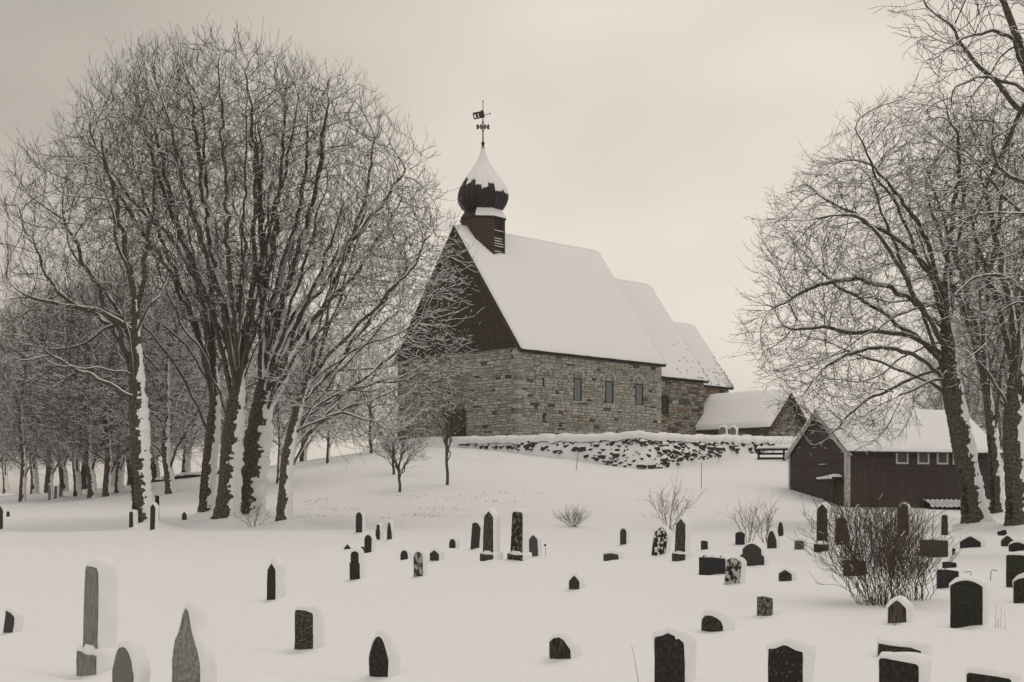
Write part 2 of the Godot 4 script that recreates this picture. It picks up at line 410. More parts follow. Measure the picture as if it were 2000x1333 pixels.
# ------------------------------------------------------------------ gravestones: shape, material, x, z, width, height, lean, snow, label
const GRAVES := [
	["flat", "black", -6.442, -17.720, 0.256, 0.256, 14.0, 1, "small black leaning gravestone half buried at the far left of the front row"],
	["obelisk_step", "greywood", -4.244, -14.060, 0.326, 1.099, 3.0, 1, "tall thin grey streaked pillar gravestone on a square plinth"],
	["gothic", "smooth", -3.597, -12.880, 0.404, 0.420, 0.0, 1, "smooth grey pointed oval gravestone between the streaked pillar and the speckled stone"],
	["ogival", "pale", -2.928, -12.560, 0.484, 0.823, 2.0, 1, "speckled pale grey gravestone with pointed shouldered top"],
	["obelisk", "dark", -3.763, -21.800, 0.254, 0.581, 0.0, 1, "slender dark obelisk gravestone with pyramid tip standing alone before the trees"],
	["flat", "fleck", -2.382, -15.960, 0.341, 0.449, 1.5, 1, "dark rectangular gravestone flecked with pale spots, round corners"],
	["gothic", "dark", -1.338, -14.060, 0.315, 0.411, -1.0, 1, "dark smooth gravestone with high rounded pointed top, alone in open snow"],
	["peak_off", "streak", 0.544, -15.140, 0.311, 0.213, 0.0, 1, "small dark streaked gravestone with lopsided top between open snow and tall grass stalk"],
	["peak_rough", "dark", 1.525, -13.220, 0.358, 0.509, 0.0, 1, "large dark rough gravestone with chipped low pointed top, beside the grass stalk"],
	["hump", "moss", 2.627, -18.000, 0.350, 0.187, 3.0, 1, "low hunched mossy dark stone almost buried in snow"],
	["flat", "lichengrey", 3.597, -19.660, 0.246, 0.262, 0.0, 0, "small square pale grey lichen crusted gravestone without snow cap"],
	["ogee", "spot", 2.566, -12.880, 0.375, 0.439, 0.0, 1, "large black gravestone with bell shaped top and few round lichen spots"],
	["low", "moss", 4.417, -15.680, 0.550, 0.099, 2.0, 1, "buried mossy gravestone showing only two dark slivers under its snow cap"],
	["slope", "mossdark", 3.621, -12.880, 0.393, 0.320, 0.0, 1, "dark mossy gravestone with slanting flat top in the front row"],
	["slope", "mossdark", 4.303, -12.420, 0.414, 0.221, 0.0, 1, "dark gravestone with slanting top just rising into the bottom edge of view"],
	["peak", "brownstreak", 5.304, -18.980, 0.274, 0.302, 0.0, 1, "small brown streaked gravestone in front of the big bare bush"],
	["arch", "spotmoss", 6.016, -18.240, 0.442, 0.622, 0.0, 1, "large black gravestone with broad arched top right of the big bush"],
	["flat", "mossgreen", 8.869, -24.140, 0.447, 0.554, 0.0, 1, "wide dark green mossy gravestone with flat top at the right edge"],
	["arch", "mossgreen", 8.055, -21.620, 0.399, 0.376, 0.0, 1, "dark green mossy gravestone with arched top, in front of the flat mossy one"],
	["shouldered", "dark", -2.949, -26.060, 0.298, 0.550, 0.0, 1, "dark gravestone with narrow stepped head, nearest of the left middle cluster"],
	["peak", "dark", -4.269, -36.020, 0.306, 0.120, 0.0, 1, "tiny dark pointed gravestone tip behind the stepped head gravestone"],
	["round", "dark", -3.555, -34.280, 0.286, 0.457, 0.0, 1, "dark round topped gravestone beside a small leaning stub"],
	["flat", "dark", -3.712, -34.500, 0.145, 0.166, -28.0, 0, "small dark stub leaning left against the round topped gravestone"],
	["round", "slate", -4.722, -42.780, 0.308, 0.650, 2.0, 1, "tall narrow slate gravestone with round top, back row of the left middle cluster"],
	["shouldered", "slate", -3.965, -40.940, 0.218, 0.455, 4.0, 1, "small slate gravestone with snow stuck in its pointed carved head"],
	["gothic", "slate", -3.590, -40.640, 0.214, 0.542, 0.0, 1, "small slate gravestone with smooth gothic point, right end of the back row cluster"],
	["round", "black", -2.475, -31.980, 0.259, 0.201, 0.0, 1, "small black round topped gravestone left of the white stained one"],
	["round", "white", -1.828, -27.200, 0.264, 0.504, 0.0, 1, "gravestone with round top and big white lichen stain on its face"],
	["peak_wide", "slate", -1.748, -31.460, 0.320, 0.233, 0.0, 1, "small black gravestone with low gable top right of the white stained one"],
	["round", "dark", -1.541, -36.020, 0.261, 0.293, 4.0, 1, "small dark leaning gravestone left of the tall pair on plinths"],
	["peak_off", "slate", -0.954, -36.020, 0.335, 0.734, 6.0, 1, "tall slate gravestone leaning right beside the tall pair on plinths"],
	["obelisk_step", "mossrock", -0.504, -30.940, 0.335, 1.157, 2.0, 1, "tall dark gravestone with pointed top on a lichened plinth, left one of the tall pair"],
	["obelisk_flat", "lichendark", 0.132, -30.940, 0.377, 1.146, 3.0, 1, "tall lichen blotched gravestone with blunt top on a plinth, right one of the tall pair"],
	["peak", "smoothslate", 0.527, -32.720, 0.291, 0.521, 0.0, 1, "smooth dark grey gravestone with gable top right of the tall pair"],
	["peak", "slate", 1.081, -23.640, 0.252, 0.219, 0.0, 1, "small dark gable topped gravestone alone in the middle of open snow"],
	["low", "mossrock", 2.316, -31.980, 0.459, 0.142, -3.0, 1, "very low flat dark gravestone slab before the small bush"],
	["round", "mossrock", 3.049, -37.680, 0.241, 0.433, 2.0, 1, "small round topped gravestone between the low slab and the round bush"],
	["peak", "snowface", 3.531, -33.100, 0.444, 0.699, 9.0, 1, "leaning dark gravestone with snow plastered on its face under the thin bush"],
	["obelisk_step", "mossrock", 3.787, -30.940, 0.307, 0.940, 2.0, 1, "tall dark pointed gravestone on a buried base beside the snow faced one"],
	["flat", "brown", 4.985, -35.800, 0.200, 0.212, 0.0, 0, "tiny brown square gravestone behind the wide black stepped one"],
	["stepped", "black", 4.084, -28.020, 0.661, 0.332, 0.0, 1, "wide smooth black gravestone with stepped top"],
	["arch", "lichenwhite", 3.979, -24.900, 0.330, 0.470, 6.0, 1, "leaning gravestone mottled with white lichen in front of the wide black one"],
	["arch", "black", 6.178, -37.440, 0.289, 0.361, 0.0, 0, "small black gravestone at the foot of the twin bushes"],
	["shoulderarch", "brownsmooth", 5.226, -29.960, 0.649, 0.466, 0.0, 1, "wide brown grey gravestone with arched top and stepped shoulders"],
	["gothic", "reddish", 6.790, -36.020, 0.289, 0.467, -2.0, 1, "dark reddish gravestone with rounded head right of the twin bushes"],
	["gothic", "slate", 8.443, -43.420, 0.192, 0.450, 0.0, 0, "narrow dark pointed gravestone behind the reddish one"],
	["peak_wide", "moss", 5.240, -26.420, 0.292, 0.205, 0.0, 1, "low dark green gable topped gravestone alone before the big bush"],
	["flat", "lichengrey", 7.406, -35.580, 0.281, 0.237, 0.0, 1, "small grey gravestone left of the big bush"],
	["obelisk_step", "moss", 7.820, -34.700, 0.345, 1.208, 0.0, 1, "tall black obelisk with pyramid cap behind the left branches of the big bush"],
	["shouldered", "brown", 8.930, -37.440, 0.384, 0.777, 0.0, 0, "tall dark gravestone hidden behind the big bush beside the obelisk"],
	["flat", "brown", 6.774, -27.320, 0.475, 0.293, 0.0, 0, "brown square gravestone behind the lower twigs of the big bush"],
	["round", "reddish", 11.762, -41.540, 0.359, 1.031, 0.0, 1, "tall reddish brown pillar gravestone with snow crown seen through the big bush"],
	["obelisk_flat", "slate", 13.420, -42.780, 0.241, 0.634, 0.0, 1, "narrow grey tapering gravestone near the corrugated sheet of the barn"],
	["flat", "brownsmooth", 10.010, -32.720, 0.715, 0.400, 0.0, 1, "wide brown black gravestone with level top right of the big bush"],
	["peak_wide", "black", 12.126, -36.480, 0.593, 0.297, 0.0, 1, "wide black gravestone with low pointed top under a thick snow cap"],
	["peak", "brown", 13.271, -36.960, 0.359, 0.287, 0.0, 1, "brown gravestone behind the low black slab near the right edge"],
	["arch", "black", 12.946, -35.360, 0.451, 0.210, 0.0, 1, "low black gravestone under thick snow at the right edge"],
	["slope", "black", 15.316, -43.100, 0.285, 0.160, -20.0, 0, "dark tilted slab lying before the rightmost tree trunk"],
	["flat", "black", 9.240, -29.180, 0.304, 0.119, 0.0, 0, "small black block gravestone just behind the wide navy one"],
	["flat", "navy", 7.682, -24.360, 0.401, 0.307, 0.0, 0, "wide navy black gravestone close behind the arched black one"],
	["obelisk_flat", "slate", -12.587, -45.800, 0.272, 0.645, 0.0, 1, "narrow slate gravestone left of the thick snowy tree trunk"],
	["peak", "slate", -11.671, -44.920, 0.294, 0.882, 0.0, 1, "narrow tall slate gravestone right of the thick snowy tree trunk"],
	["flat", "dark", -12.327, -47.960, 0.208, 1.101, 0.0, 0, "dark upright post stone behind the trunk side gravestone"],
	["peak", "slate", -12.207, -51.460, 0.254, 0.305, 0.0, 0, "tiny slate gravestone on the slope between two trunks"],
	["peak", "reddish", -17.092, -46.080, 0.357, 0.819, 0.0, 0, "narrow reddish gravestone cut by the left edge of view"],
	["round", "slate", -21.028, -57.640, 0.197, 0.235, 0.0, 0, "tiny dark gravestone left of the leftmost trunk"],
	["round", "palegrey", -25.418, -76.000, 0.370, 0.901, 0.0, 1, "slim pale grey gravestone behind the second trunk from the left, left of three"],
	["flat", "palegrey", -25.080, -76.000, 0.368, 0.760, 0.0, 1, "middle of three slim pale grey gravestones among the far left trunks"],
	["round", "palegrey", -24.813, -76.000, 0.305, 0.676, 0.0, 0, "right one of three slim pale grey gravestones among the far left trunks"],
	["round", "dark", -2.229, -12.120, 0.661, 0.301, 0.0, 3, "round snow mound burying a gravestone at the bottom edge"],
]
const STONE_TURN := -0.8011
# ------------------------------------------------------------------ trees: seed, trunk, base radius, crown volumes, growth points, limbs, fork, twigs, ivy, label
var TREES := [
	[11, [Vector3(-12.29, 0.72, -46.34), Vector3(-12.43, 2.18, -46.34), Vector3(-12.49, 3.90, -46.34), Vector3(-12.65, 5.97, -46.54), Vector3(-12.71, 8.06, -46.64), Vector3(-12.82, 9.44, -46.64)], 0.30, [[Vector3(-14.59, 10.25, -46.34), Vector3(2.75, 3.78, 2.57)], [Vector3(-13.59, 12.53, -47.34), Vector3(2.23, 2.75, 2.40)], [Vector3(-15.28, 8.01, -46.34), Vector3(2.23, 2.06, 2.23)], [Vector3(-14.95, 6.37, -45.34), Vector3(2.06, 1.20, 1.89)]], 1800, 9, 0.42, 1.00, 1, "tall bare tree with snowy straight trunk, leftmost of the big churchyard trees", 0.20, 0.65, [[Vector3(-12.69, 6.32, -46.54), Vector3(-13.79, 7.91, -46.84), Vector3(-15.43, 8.94, -47.34), Vector3(-16.62, 10.86, -47.74), Vector3(-17.22, 12.31, -47.94)], [Vector3(-12.82, 9.09, -46.64), Vector3(-13.13, 10.93, -46.34), Vector3(-13.44, 12.89, -45.94), Vector3(-13.66, 14.15, -45.54)], [Vector3(-12.65, 7.52, -46.54), Vector3(-11.38, 9.64, -45.84), Vector3(-11.00, 11.57, -45.34), Vector3(-10.87, 13.20, -45.14)], [Vector3(-12.56, 5.27, -46.34), Vector3(-13.66, 5.88, -45.54), Vector3(-15.21, 6.68, -45.14)]]],
	[12, [Vector3(-11.76, 0.86, -53.18), Vector3(-11.70, 2.64, -53.18), Vector3(-11.54, 4.41, -53.18), Vector3(-11.42, 5.98, -53.18), Vector3(-11.50, 7.56, -53.18)], 0.27, [[Vector3(-13.79, 14.65, -53.18), Vector3(3.35, 4.53, 3.35)], [Vector3(-12.80, 10.12, -53.18), Vector3(3.35, 3.15, 2.76)]], 1700, 9, 0.45, 1.00, 1, "bare tree with straight dark trunk just left of the thickest ivied trunk", 0.26, 0.65, [[Vector3(-11.46, 6.58, -53.18), Vector3(-11.88, 9.38, -53.48), Vector3(-13.05, 12.80, -53.78), Vector3(-13.99, 16.44, -53.98)], [Vector3(-11.50, 7.36, -53.18), Vector3(-12.22, 10.77, -52.38), Vector3(-14.36, 13.33, -51.68), Vector3(-15.63, 15.19, -51.48)], [Vector3(-11.42, 5.98, -53.18), Vector3(-12.92, 8.21, -53.68), Vector3(-14.85, 9.48, -54.18)]]],
	[13, [Vector3(-10.30, 0.83, -49.68), Vector3(-10.19, 2.21, -49.68), Vector3(-10.08, 4.05, -49.68), Vector3(-9.90, 5.52, -49.68), Vector3(-9.75, 6.63, -49.68)], 0.37, [[Vector3(-10.49, 14.91, -49.68), Vector3(3.96, 3.50, 3.50)], [Vector3(-10.30, 11.23, -49.68), Vector3(3.68, 3.31, 3.13)]], 2400, 12, 0.50, 0.95, 1, "tallest bare tree with thick ivy speckled trunk in the left group", 0.28, 0.65, [[Vector3(-9.86, 5.89, -49.68), Vector3(-10.48, 8.89, -50.08), Vector3(-11.22, 12.69, -50.48), Vector3(-11.73, 16.67, -50.68)], [Vector3(-9.75, 6.63, -49.68), Vector3(-9.25, 9.86, -49.18), Vector3(-9.03, 13.58, -48.78), Vector3(-9.34, 17.28, -48.48)], [Vector3(-9.79, 6.44, -49.68), Vector3(-8.97, 9.70, -50.48), Vector3(-8.61, 13.57, -51.08), Vector3(-8.37, 17.45, -51.38)], [Vector3(-9.83, 6.17, -49.68), Vector3(-9.92, 9.41, -48.68), Vector3(-9.97, 13.24, -48.08), Vector3(-10.18, 17.23, -47.78)]]],
	[14, [Vector3(-9.89, 0.90, -51.18), Vector3(-9.71, 2.22, -51.18), Vector3(-9.48, 3.74, -51.18), Vector3(-9.29, 5.26, -51.18), Vector3(-9.14, 6.77, -51.18)], 0.50, [[Vector3(-7.20, 14.36, -51.18), Vector3(3.13, 3.32, 3.41)], [Vector3(-6.07, 12.27, -51.18), Vector3(3.60, 3.79, 3.22)], [Vector3(-8.34, 9.81, -51.18), Vector3(3.60, 2.84, 2.84)]], 2500, 12, 0.45, 0.95, 0, "thick snow plastered tree trunk leaning right in the middle of the left group", 0.26, 0.65, [[Vector3(-9.42, 4.31, -51.18), Vector3(-8.41, 6.62, -51.58), Vector3(-6.93, 9.55, -51.98), Vector3(-5.70, 12.86, -52.18), Vector3(-5.14, 15.82, -52.38)], [Vector3(-9.14, 6.77, -51.18), Vector3(-8.09, 10.12, -50.78), Vector3(-7.09, 13.60, -50.38), Vector3(-6.69, 16.90, -50.18)], [Vector3(-9.25, 5.64, -51.18), Vector3(-7.43, 8.16, -50.18), Vector3(-5.12, 10.62, -49.38), Vector3(-3.64, 12.95, -49.18)], [Vector3(-9.17, 6.39, -51.18), Vector3(-8.89, 9.96, -52.18), Vector3(-8.00, 13.55, -52.68), Vector3(-7.82, 17.10, -52.78)]]],
	[15, [Vector3(-7.89, 0.85, -47.58), Vector3(-7.82, 2.19, -47.58), Vector3(-7.72, 3.42, -47.58), Vector3(-7.37, 5.01, -47.58), Vector3(-7.00, 6.09, -47.88), Vector3(-6.56, 6.98, -47.88)], 0.22, [[Vector3(-4.23, 9.59, -47.58), Vector3(2.47, 3.35, 2.64)], [Vector3(-5.29, 5.72, -47.58), Vector3(3.00, 2.11, 2.47)], [Vector3(-3.52, 6.95, -47.58), Vector3(1.94, 2.64, 2.11)]], 2900, 13, 0.30, 1.00, 0, "leaning bare tree with slim snowy trunk at the right end of the left group", 0.14, 1.30, [[Vector3(-7.33, 5.11, -47.68), Vector3(-5.70, 7.18, -48.08), Vector3(-3.94, 9.54, -48.38), Vector3(-2.52, 11.74, -48.58)], [Vector3(-7.00, 6.09, -47.88), Vector3(-4.85, 8.25, -46.78), Vector3(-2.91, 10.05, -46.18)], [Vector3(-7.49, 4.48, -47.58), Vector3(-5.57, 5.79, -48.48), Vector3(-3.81, 6.19, -48.98), Vector3(-2.19, 7.13, -49.28)], [Vector3(-7.58, 4.13, -47.58), Vector3(-5.87, 4.77, -46.58), Vector3(-4.24, 4.38, -45.78), Vector3(-3.19, 3.51, -45.38)]]],
	[16, [Vector3(16.26, 0.73, -48.36), Vector3(16.05, 2.20, -48.36), Vector3(15.73, 3.99, -48.36), Vector3(15.40, 5.78, -48.36), Vector3(15.22, 7.75, -48.36), Vector3(15.13, 9.72, -48.36)], 0.36, [[Vector3(12.54, 10.44, -48.36), Vector3(3.94, 3.76, 3.40)], [Vector3(14.15, 13.48, -48.36), Vector3(3.04, 2.69, 2.69)], [Vector3(10.93, 7.75, -48.36), Vector3(2.87, 2.33, 2.69)], [Vector3(11.82, 5.42, -48.36), Vector3(2.69, 1.61, 2.33)]], 3300, 13, 0.30, 1.10, 1, "bare tree with thick leaning ivy clad trunk in front of the barn", 0.03, 0.55, [[Vector3(15.26, 7.75, -48.36), Vector3(13.75, 9.17, -48.86), Vector3(11.70, 9.79, -49.36), Vector3(9.56, 8.83, -49.66)], [Vector3(15.44, 5.78, -48.36), Vector3(13.83, 6.98, -47.86), Vector3(11.58, 6.92, -47.36), Vector3(9.91, 5.49, -46.96), Vector3(9.46, 4.35, -46.86)], [Vector3(15.19, 8.65, -48.36), Vector3(14.45, 11.41, -48.76), Vector3(13.06, 13.45, -48.96), Vector3(11.65, 14.04, -49.16)], [Vector3(15.37, 6.68, -48.36), Vector3(13.71, 5.86, -49.36), Vector3(12.40, 5.17, -49.96), Vector3(11.19, 3.80, -50.36)], [Vector3(15.17, 9.36, -48.36), Vector3(15.31, 11.79, -47.96), Vector3(15.41, 13.82, -47.56), Vector3(14.91, 15.52, -47.36)], [Vector3(15.33, 7.03, -48.36), Vector3(13.97, 8.47, -47.16), Vector3(12.02, 11.11, -46.36), Vector3(10.21, 11.37, -45.96)]]],
	[17, [Vector3(19.97, 0.91, -56.76), Vector3(19.87, 2.70, -56.76), Vector3(19.70, 4.80, -56.76), Vector3(19.45, 6.90, -56.76), Vector3(19.34, 9.84, -56.76)], 0.22, [[Vector3(18.92, 13.42, -56.76), Vector3(3.15, 5.05, 3.15)], [Vector3(20.18, 10.68, -56.76), Vector3(2.52, 4.20, 2.94)]], 1300, 9, 0.35, 1.00, 1, "slimmer ivy clad bare tree between two thicker trunks beside the barn", 0.10, 0.60, []],
	[18, [Vector3(17.20, 0.71, -46.90), Vector3(17.11, 2.36, -46.90), Vector3(16.99, 4.10, -46.90), Vector3(17.11, 6.01, -46.90), Vector3(17.20, 8.44, -46.90)], 0.34, [[Vector3(17.54, 11.56, -46.90), Vector3(2.95, 4.17, 2.95)], [Vector3(16.50, 8.09, -46.90), Vector3(1.91, 2.78, 2.43)]], 1500, 9, 0.35, 1.00, 1, "bare tree with dark ivy trunk at the right edge of the churchyard", 0.10, 0.60, []],
	[19, [Vector3(13.93, 0.47, -33.00), Vector3(13.93, 2.79, -33.00), Vector3(13.87, 5.23, -33.00), Vector3(13.69, 7.92, -33.00), Vector3(13.20, 10.12, -33.00), Vector3(12.47, 11.83, -33.00), Vector3(11.73, 13.79, -33.00), Vector3(11.37, 14.77, -33.00)], 0.34, [[Vector3(11.73, 13.54, -33.00), Vector3(2.32, 1.83, 2.44)], [Vector3(12.83, 10.61, -33.00), Vector3(2.32, 2.32, 2.69)], [Vector3(12.34, 7.19, -33.00), Vector3(1.83, 1.47, 2.20)], [Vector3(11.12, 8.66, -33.00), Vector3(1.34, 1.96, 1.96)]], 1500, 11, 0.30, 0.75, 0, "nearer bare tree whose snowy boughs reach in from the upper right corner", 0.05, 0.80, [[Vector3(13.75, 7.13, -33.00), Vector3(12.83, 6.81, -33.30), Vector3(11.91, 7.17, -33.50), Vector3(11.08, 7.19, -33.60), Vector3(10.70, 6.85, -33.60)], [Vector3(13.44, 8.90, -33.00), Vector3(12.29, 9.32, -32.70), Vector3(11.50, 9.69, -32.50), Vector3(11.17, 10.18, -32.50), Vector3(11.44, 10.45, -32.50)], [Vector3(13.85, 5.72, -33.00), Vector3(12.94, 6.54, -33.60), Vector3(12.12, 6.58, -33.90), Vector3(11.77, 5.97, -34.00), Vector3(11.40, 5.34, -34.00)], [Vector3(12.71, 11.22, -33.00), Vector3(11.88, 12.08, -33.40), Vector3(10.98, 12.05, -33.70), Vector3(10.04, 11.29, -33.90)], [Vector3(12.34, 12.08, -33.00), Vector3(11.51, 12.95, -32.70), Vector3(10.56, 12.67, -32.40), Vector3(9.51, 11.91, -32.10)]]],
]
const FAR_TREES := [
	[-26.97, 1.36, -76.00, 11.65, 0.90, "leftmost slim tree of the far row of bare trees"],
	[-28.25, 1.36, -84.00, 13.61, 1.00, "second tree from the left in the far row, behind pale gravestones"],
	[-24.56, 1.40, -78.00, 13.20, 1.00, "third tree in the far row with dark snowy trunk"],
	[-22.86, 1.39, -75.00, 13.27, 1.00, "fourth tree in the far row, close beside the third"],
	[-21.76, 1.37, -74.00, 12.57, 0.95, "fifth tree in the far row of bare trees"],
	[-21.93, 1.38, -77.00, 14.20, 1.00, "sixth tree in the far row, just left of the thick snowy trunk"],
	[-17.64, 1.32, -71.00, 13.97, 1.05, "far row tree standing alone between two big trunks"],
	[-12.83, 2.21, -66.00, 12.13, 1.10, "dark trunked tree on the slope behind the thickest trunks"],
	[-11.80, 2.81, -70.00, 8.67, 0.80, "thin far tree on the slope left of the church"],
	[-10.67, 3.73, -80.00, 7.95, 0.80, "small far tree low on the slope beside the church gable"],
	[-8.56, 4.13, -84.00, 8.36, 0.80, "far tree nearest to the church gable"],
	[-44.00, 1.89, -120.00, 14.30, 1.00, "far tree at the left edge beyond the row"],
	[32.50, 1.95, -90.00, 15.30, 1.00, "far tree behind the barn at the right edge"],
	[32.30, 2.86, -98.00, 12.87, 1.00, "far tree behind the barn roof"],
	[-33.55, 1.95, -97.00, 13.99, 1.15, "tree of the second far row, between the first and second far trunks"],
	[-30.89, 1.95, -95.00, 14.40, 1.15, "tree of the second far row, between the second and third far trunks"],
	[-30.69, 1.95, -99.00, 15.38, 1.20, "tree of the second far row, behind the close pair of far trunks"],
	[-26.94, 1.95, -93.00, 15.47, 1.15, "tree of the second far row, behind the fifth and sixth far trunks"],
	[-24.83, 2.28, -90.00, 13.63, 1.20, "tree of the second far row, just left of the thick snowy trunk"],
	[-22.81, 2.28, -88.00, 13.33, 1.20, "tree of the second far row, just right of the thick snowy trunk"],
	[-20.32, 2.75, -86.00, 13.18, 1.20, "far tree on the brow between the lone far trunk and the big group"],
	[-13.06, 3.54, -86.00, 10.47, 1.20, "far tree on the brow behind the leaning tree"],
	[-33.05, 1.79, -88.00, 12.51, 1.20, "far tree cut by the left edge of view"],
	[31.97, 2.91, -104.00, 10.20, 1.00, "far tree showing low over the left half of the barn roof"],
	[32.90, 2.12, -94.00, 17.21, 1.10, "far tree between the two right trunks behind the barn"],
]
const BUSHES := [
	[-5.03, -61.68, 3.43, 1.51, 11, "tree", "small bare sapling with spreading vase crown on the slope"],
	[-3.01, -63.94, 6.16, 1.37, 14, "tree", "slender pale young tree before the church door"],
	[-6.00, -69.80, 2.84, 1.81, 9, "tree", "dark low bush like sapling behind the slope sapling"],
	[2.09, -46.94, 0.70, 0.52, 26, "bush", "low round clump of bare twigs on the snow slope"],
	[5.22, -46.06, 1.57, 0.85, 9, "thin", "thin golden brown bush behind the snow faced gravestone"],
	[6.45, -37.68, 1.26, 0.47, 6, "thin", "left one of the twin thin bushes behind the wide arched gravestone"],
	[7.10, -38.72, 1.26, 0.52, 5, "thin", "right one of the twin thin bushes behind the wide arched gravestone"],
	[5.76, -21.54, 2.03, 0.96, 72, "dense", "big dense bare bush in front of the barn"],
	[6.55, -22.40, 1.41, 0.50, 26, "dense", "smaller upright bare bush right of the big one"],
	[-8.88, -47.46, 0.97, 0.62, 7, "thin", "small sprouts at the foot of the thick snowy trunk"],
	[1.20, -13.04, 0.47, 0.08, 1, "stalk", "single curved grass stalk left of the large rough gravestone"],
	[1.98, -14.20, 0.05, 0.03, 4, "stalk", "few dry grass tips right of the large rough gravestone"],
	[6.21, -17.84, 0.40, 0.11, 5, "stalk", "dry stalks beside the arched black gravestone"],
	[5.20, -18.42, 0.41, 0.14, 4, "stalk", "thin stalks over the small brown gravestone"],
]

func _ready() -> void:
	# ---- camera
	var cam := Camera3D.new()
	cam.name = "camera"
	add_child(cam)
	cam.position = Vector3(0, EYE, 0)
	cam.near = 0.2
	cam.far = 6000.0
	cam.keep_aspect = Camera3D.KEEP_HEIGHT
	var near := 0.2
	cam.set_frustum(1333.0 / 2700.0 * near, Vector2(0.0, (985.0 - 666.5) / 2700.0 * near), near, 6000.0)
	cam.current = true
	# ---- sky and air
	var we := WorldEnvironment.new()
	we.name = "world_environment"
	var env := Environment.new()
	env.background_mode = Environment.BG_SKY
	var sky := Sky.new()
	var pano := PanoramaSkyMaterial.new()
	pano.panorama = ImageTexture.create_from_image(sky_image())
	pano.filter = true
	sky.sky_material = pano
	env.sky = sky
	env.tonemap_mode = Environment.TONE_MAPPER_LINEAR
	env.tonemap_exposure = 1.0
	env.sdfgi_enabled = true
	env.ssao_enabled = true
	env.ssil_enabled = true
	env.fog_enabled = true
	env.fog_density = 0.0004
	env.fog_light_color = Color(0.93, 0.90, 0.86)
	we.environment = env
	add_child(we)
	# ---- the sun behind thick cloud
	var sun := DirectionalLight3D.new()
	sun.name = "sun"
	sun.light_energy = 0.15
	sun.light_angular_distance = 25.0
	sun.light_color = Color(1.0, 0.95, 0.88)
	sun.shadow_enabled = true
	add_child(sun)
	sun.look_at_from_position(Vector3.ZERO, Vector3(-0.30, -0.94, 0.05))

	make_lattice()
	make_materials()
	build_ground()
	build_churchyard()
	build_church()
	build_barn()
	build_rubble_wall()
	build_hills()
	for row in TREES:
		build_tree(row)
	build_far_trees()
	for k in GRAVES.size():
		build_grave(k, GRAVES[k])
	tree_snow = 0.35
	tree_lift = 0.16
	for row in BUSHES:
		tree_snow = 0.05 if row[5] == "dense" else 0.35
		build_bush(row)
	build_small_things()

func sky_image() -> Image:
	var w := 512
	var h := 256
	var im := Image.create(w, h, false, Image.FORMAT_RGBF)
	var f := FastNoiseLite.new()
	f.seed = 4
	f.frequency = 1.3
	f.fractal_octaves = 4
	for y in h:
		var el := PI * (0.5 - (y + 0.5) / h)
		for x in w:
			var az := TAU_ * (x + 0.5) / w
			var dir := Vector3(sin(az) * cos(el), sin(el), -cos(az) * cos(el))
			var up := maxf(dir.y, 0.0)
			var lum := lerpf(0.765, 0.672, smoothstep(0.2, 0.62, up))
			# thin, pale cloud low down ahead; a thicker bank stands high to the left of it
			var pale := dir.dot(Vector3(0.20, 0.12, -0.97).normalized())
			lum *= 0.90 + 0.13 * smoothstep(0.55, 0.98, pale)
			lum *= 1.0 - 0.34 * smoothstep(0.875, 1.0, dir.dot(Vector3(-0.40, 0.42, -0.81).normalized()))
			var p := Vector3(dir.x, dir.y * 2.6, dir.z)
			lum *= 1.0 + 0.12 * f.get_noise_3dv(p * 2.0) + 0.075 * f.get_noise_3dv(p * 5.0 + Vector3(7, 3, 1))
			var warm := 1.0 - smoothstep(0.33, 0.7, up)
			var c := Vector3(1.0, 0.955, 0.905).lerp(Vector3(1.0, 0.922, 0.81), warm) * lum * 1.02
			im.set_pixel(x, y, Color(c.x, c.y, c.z))
	return im

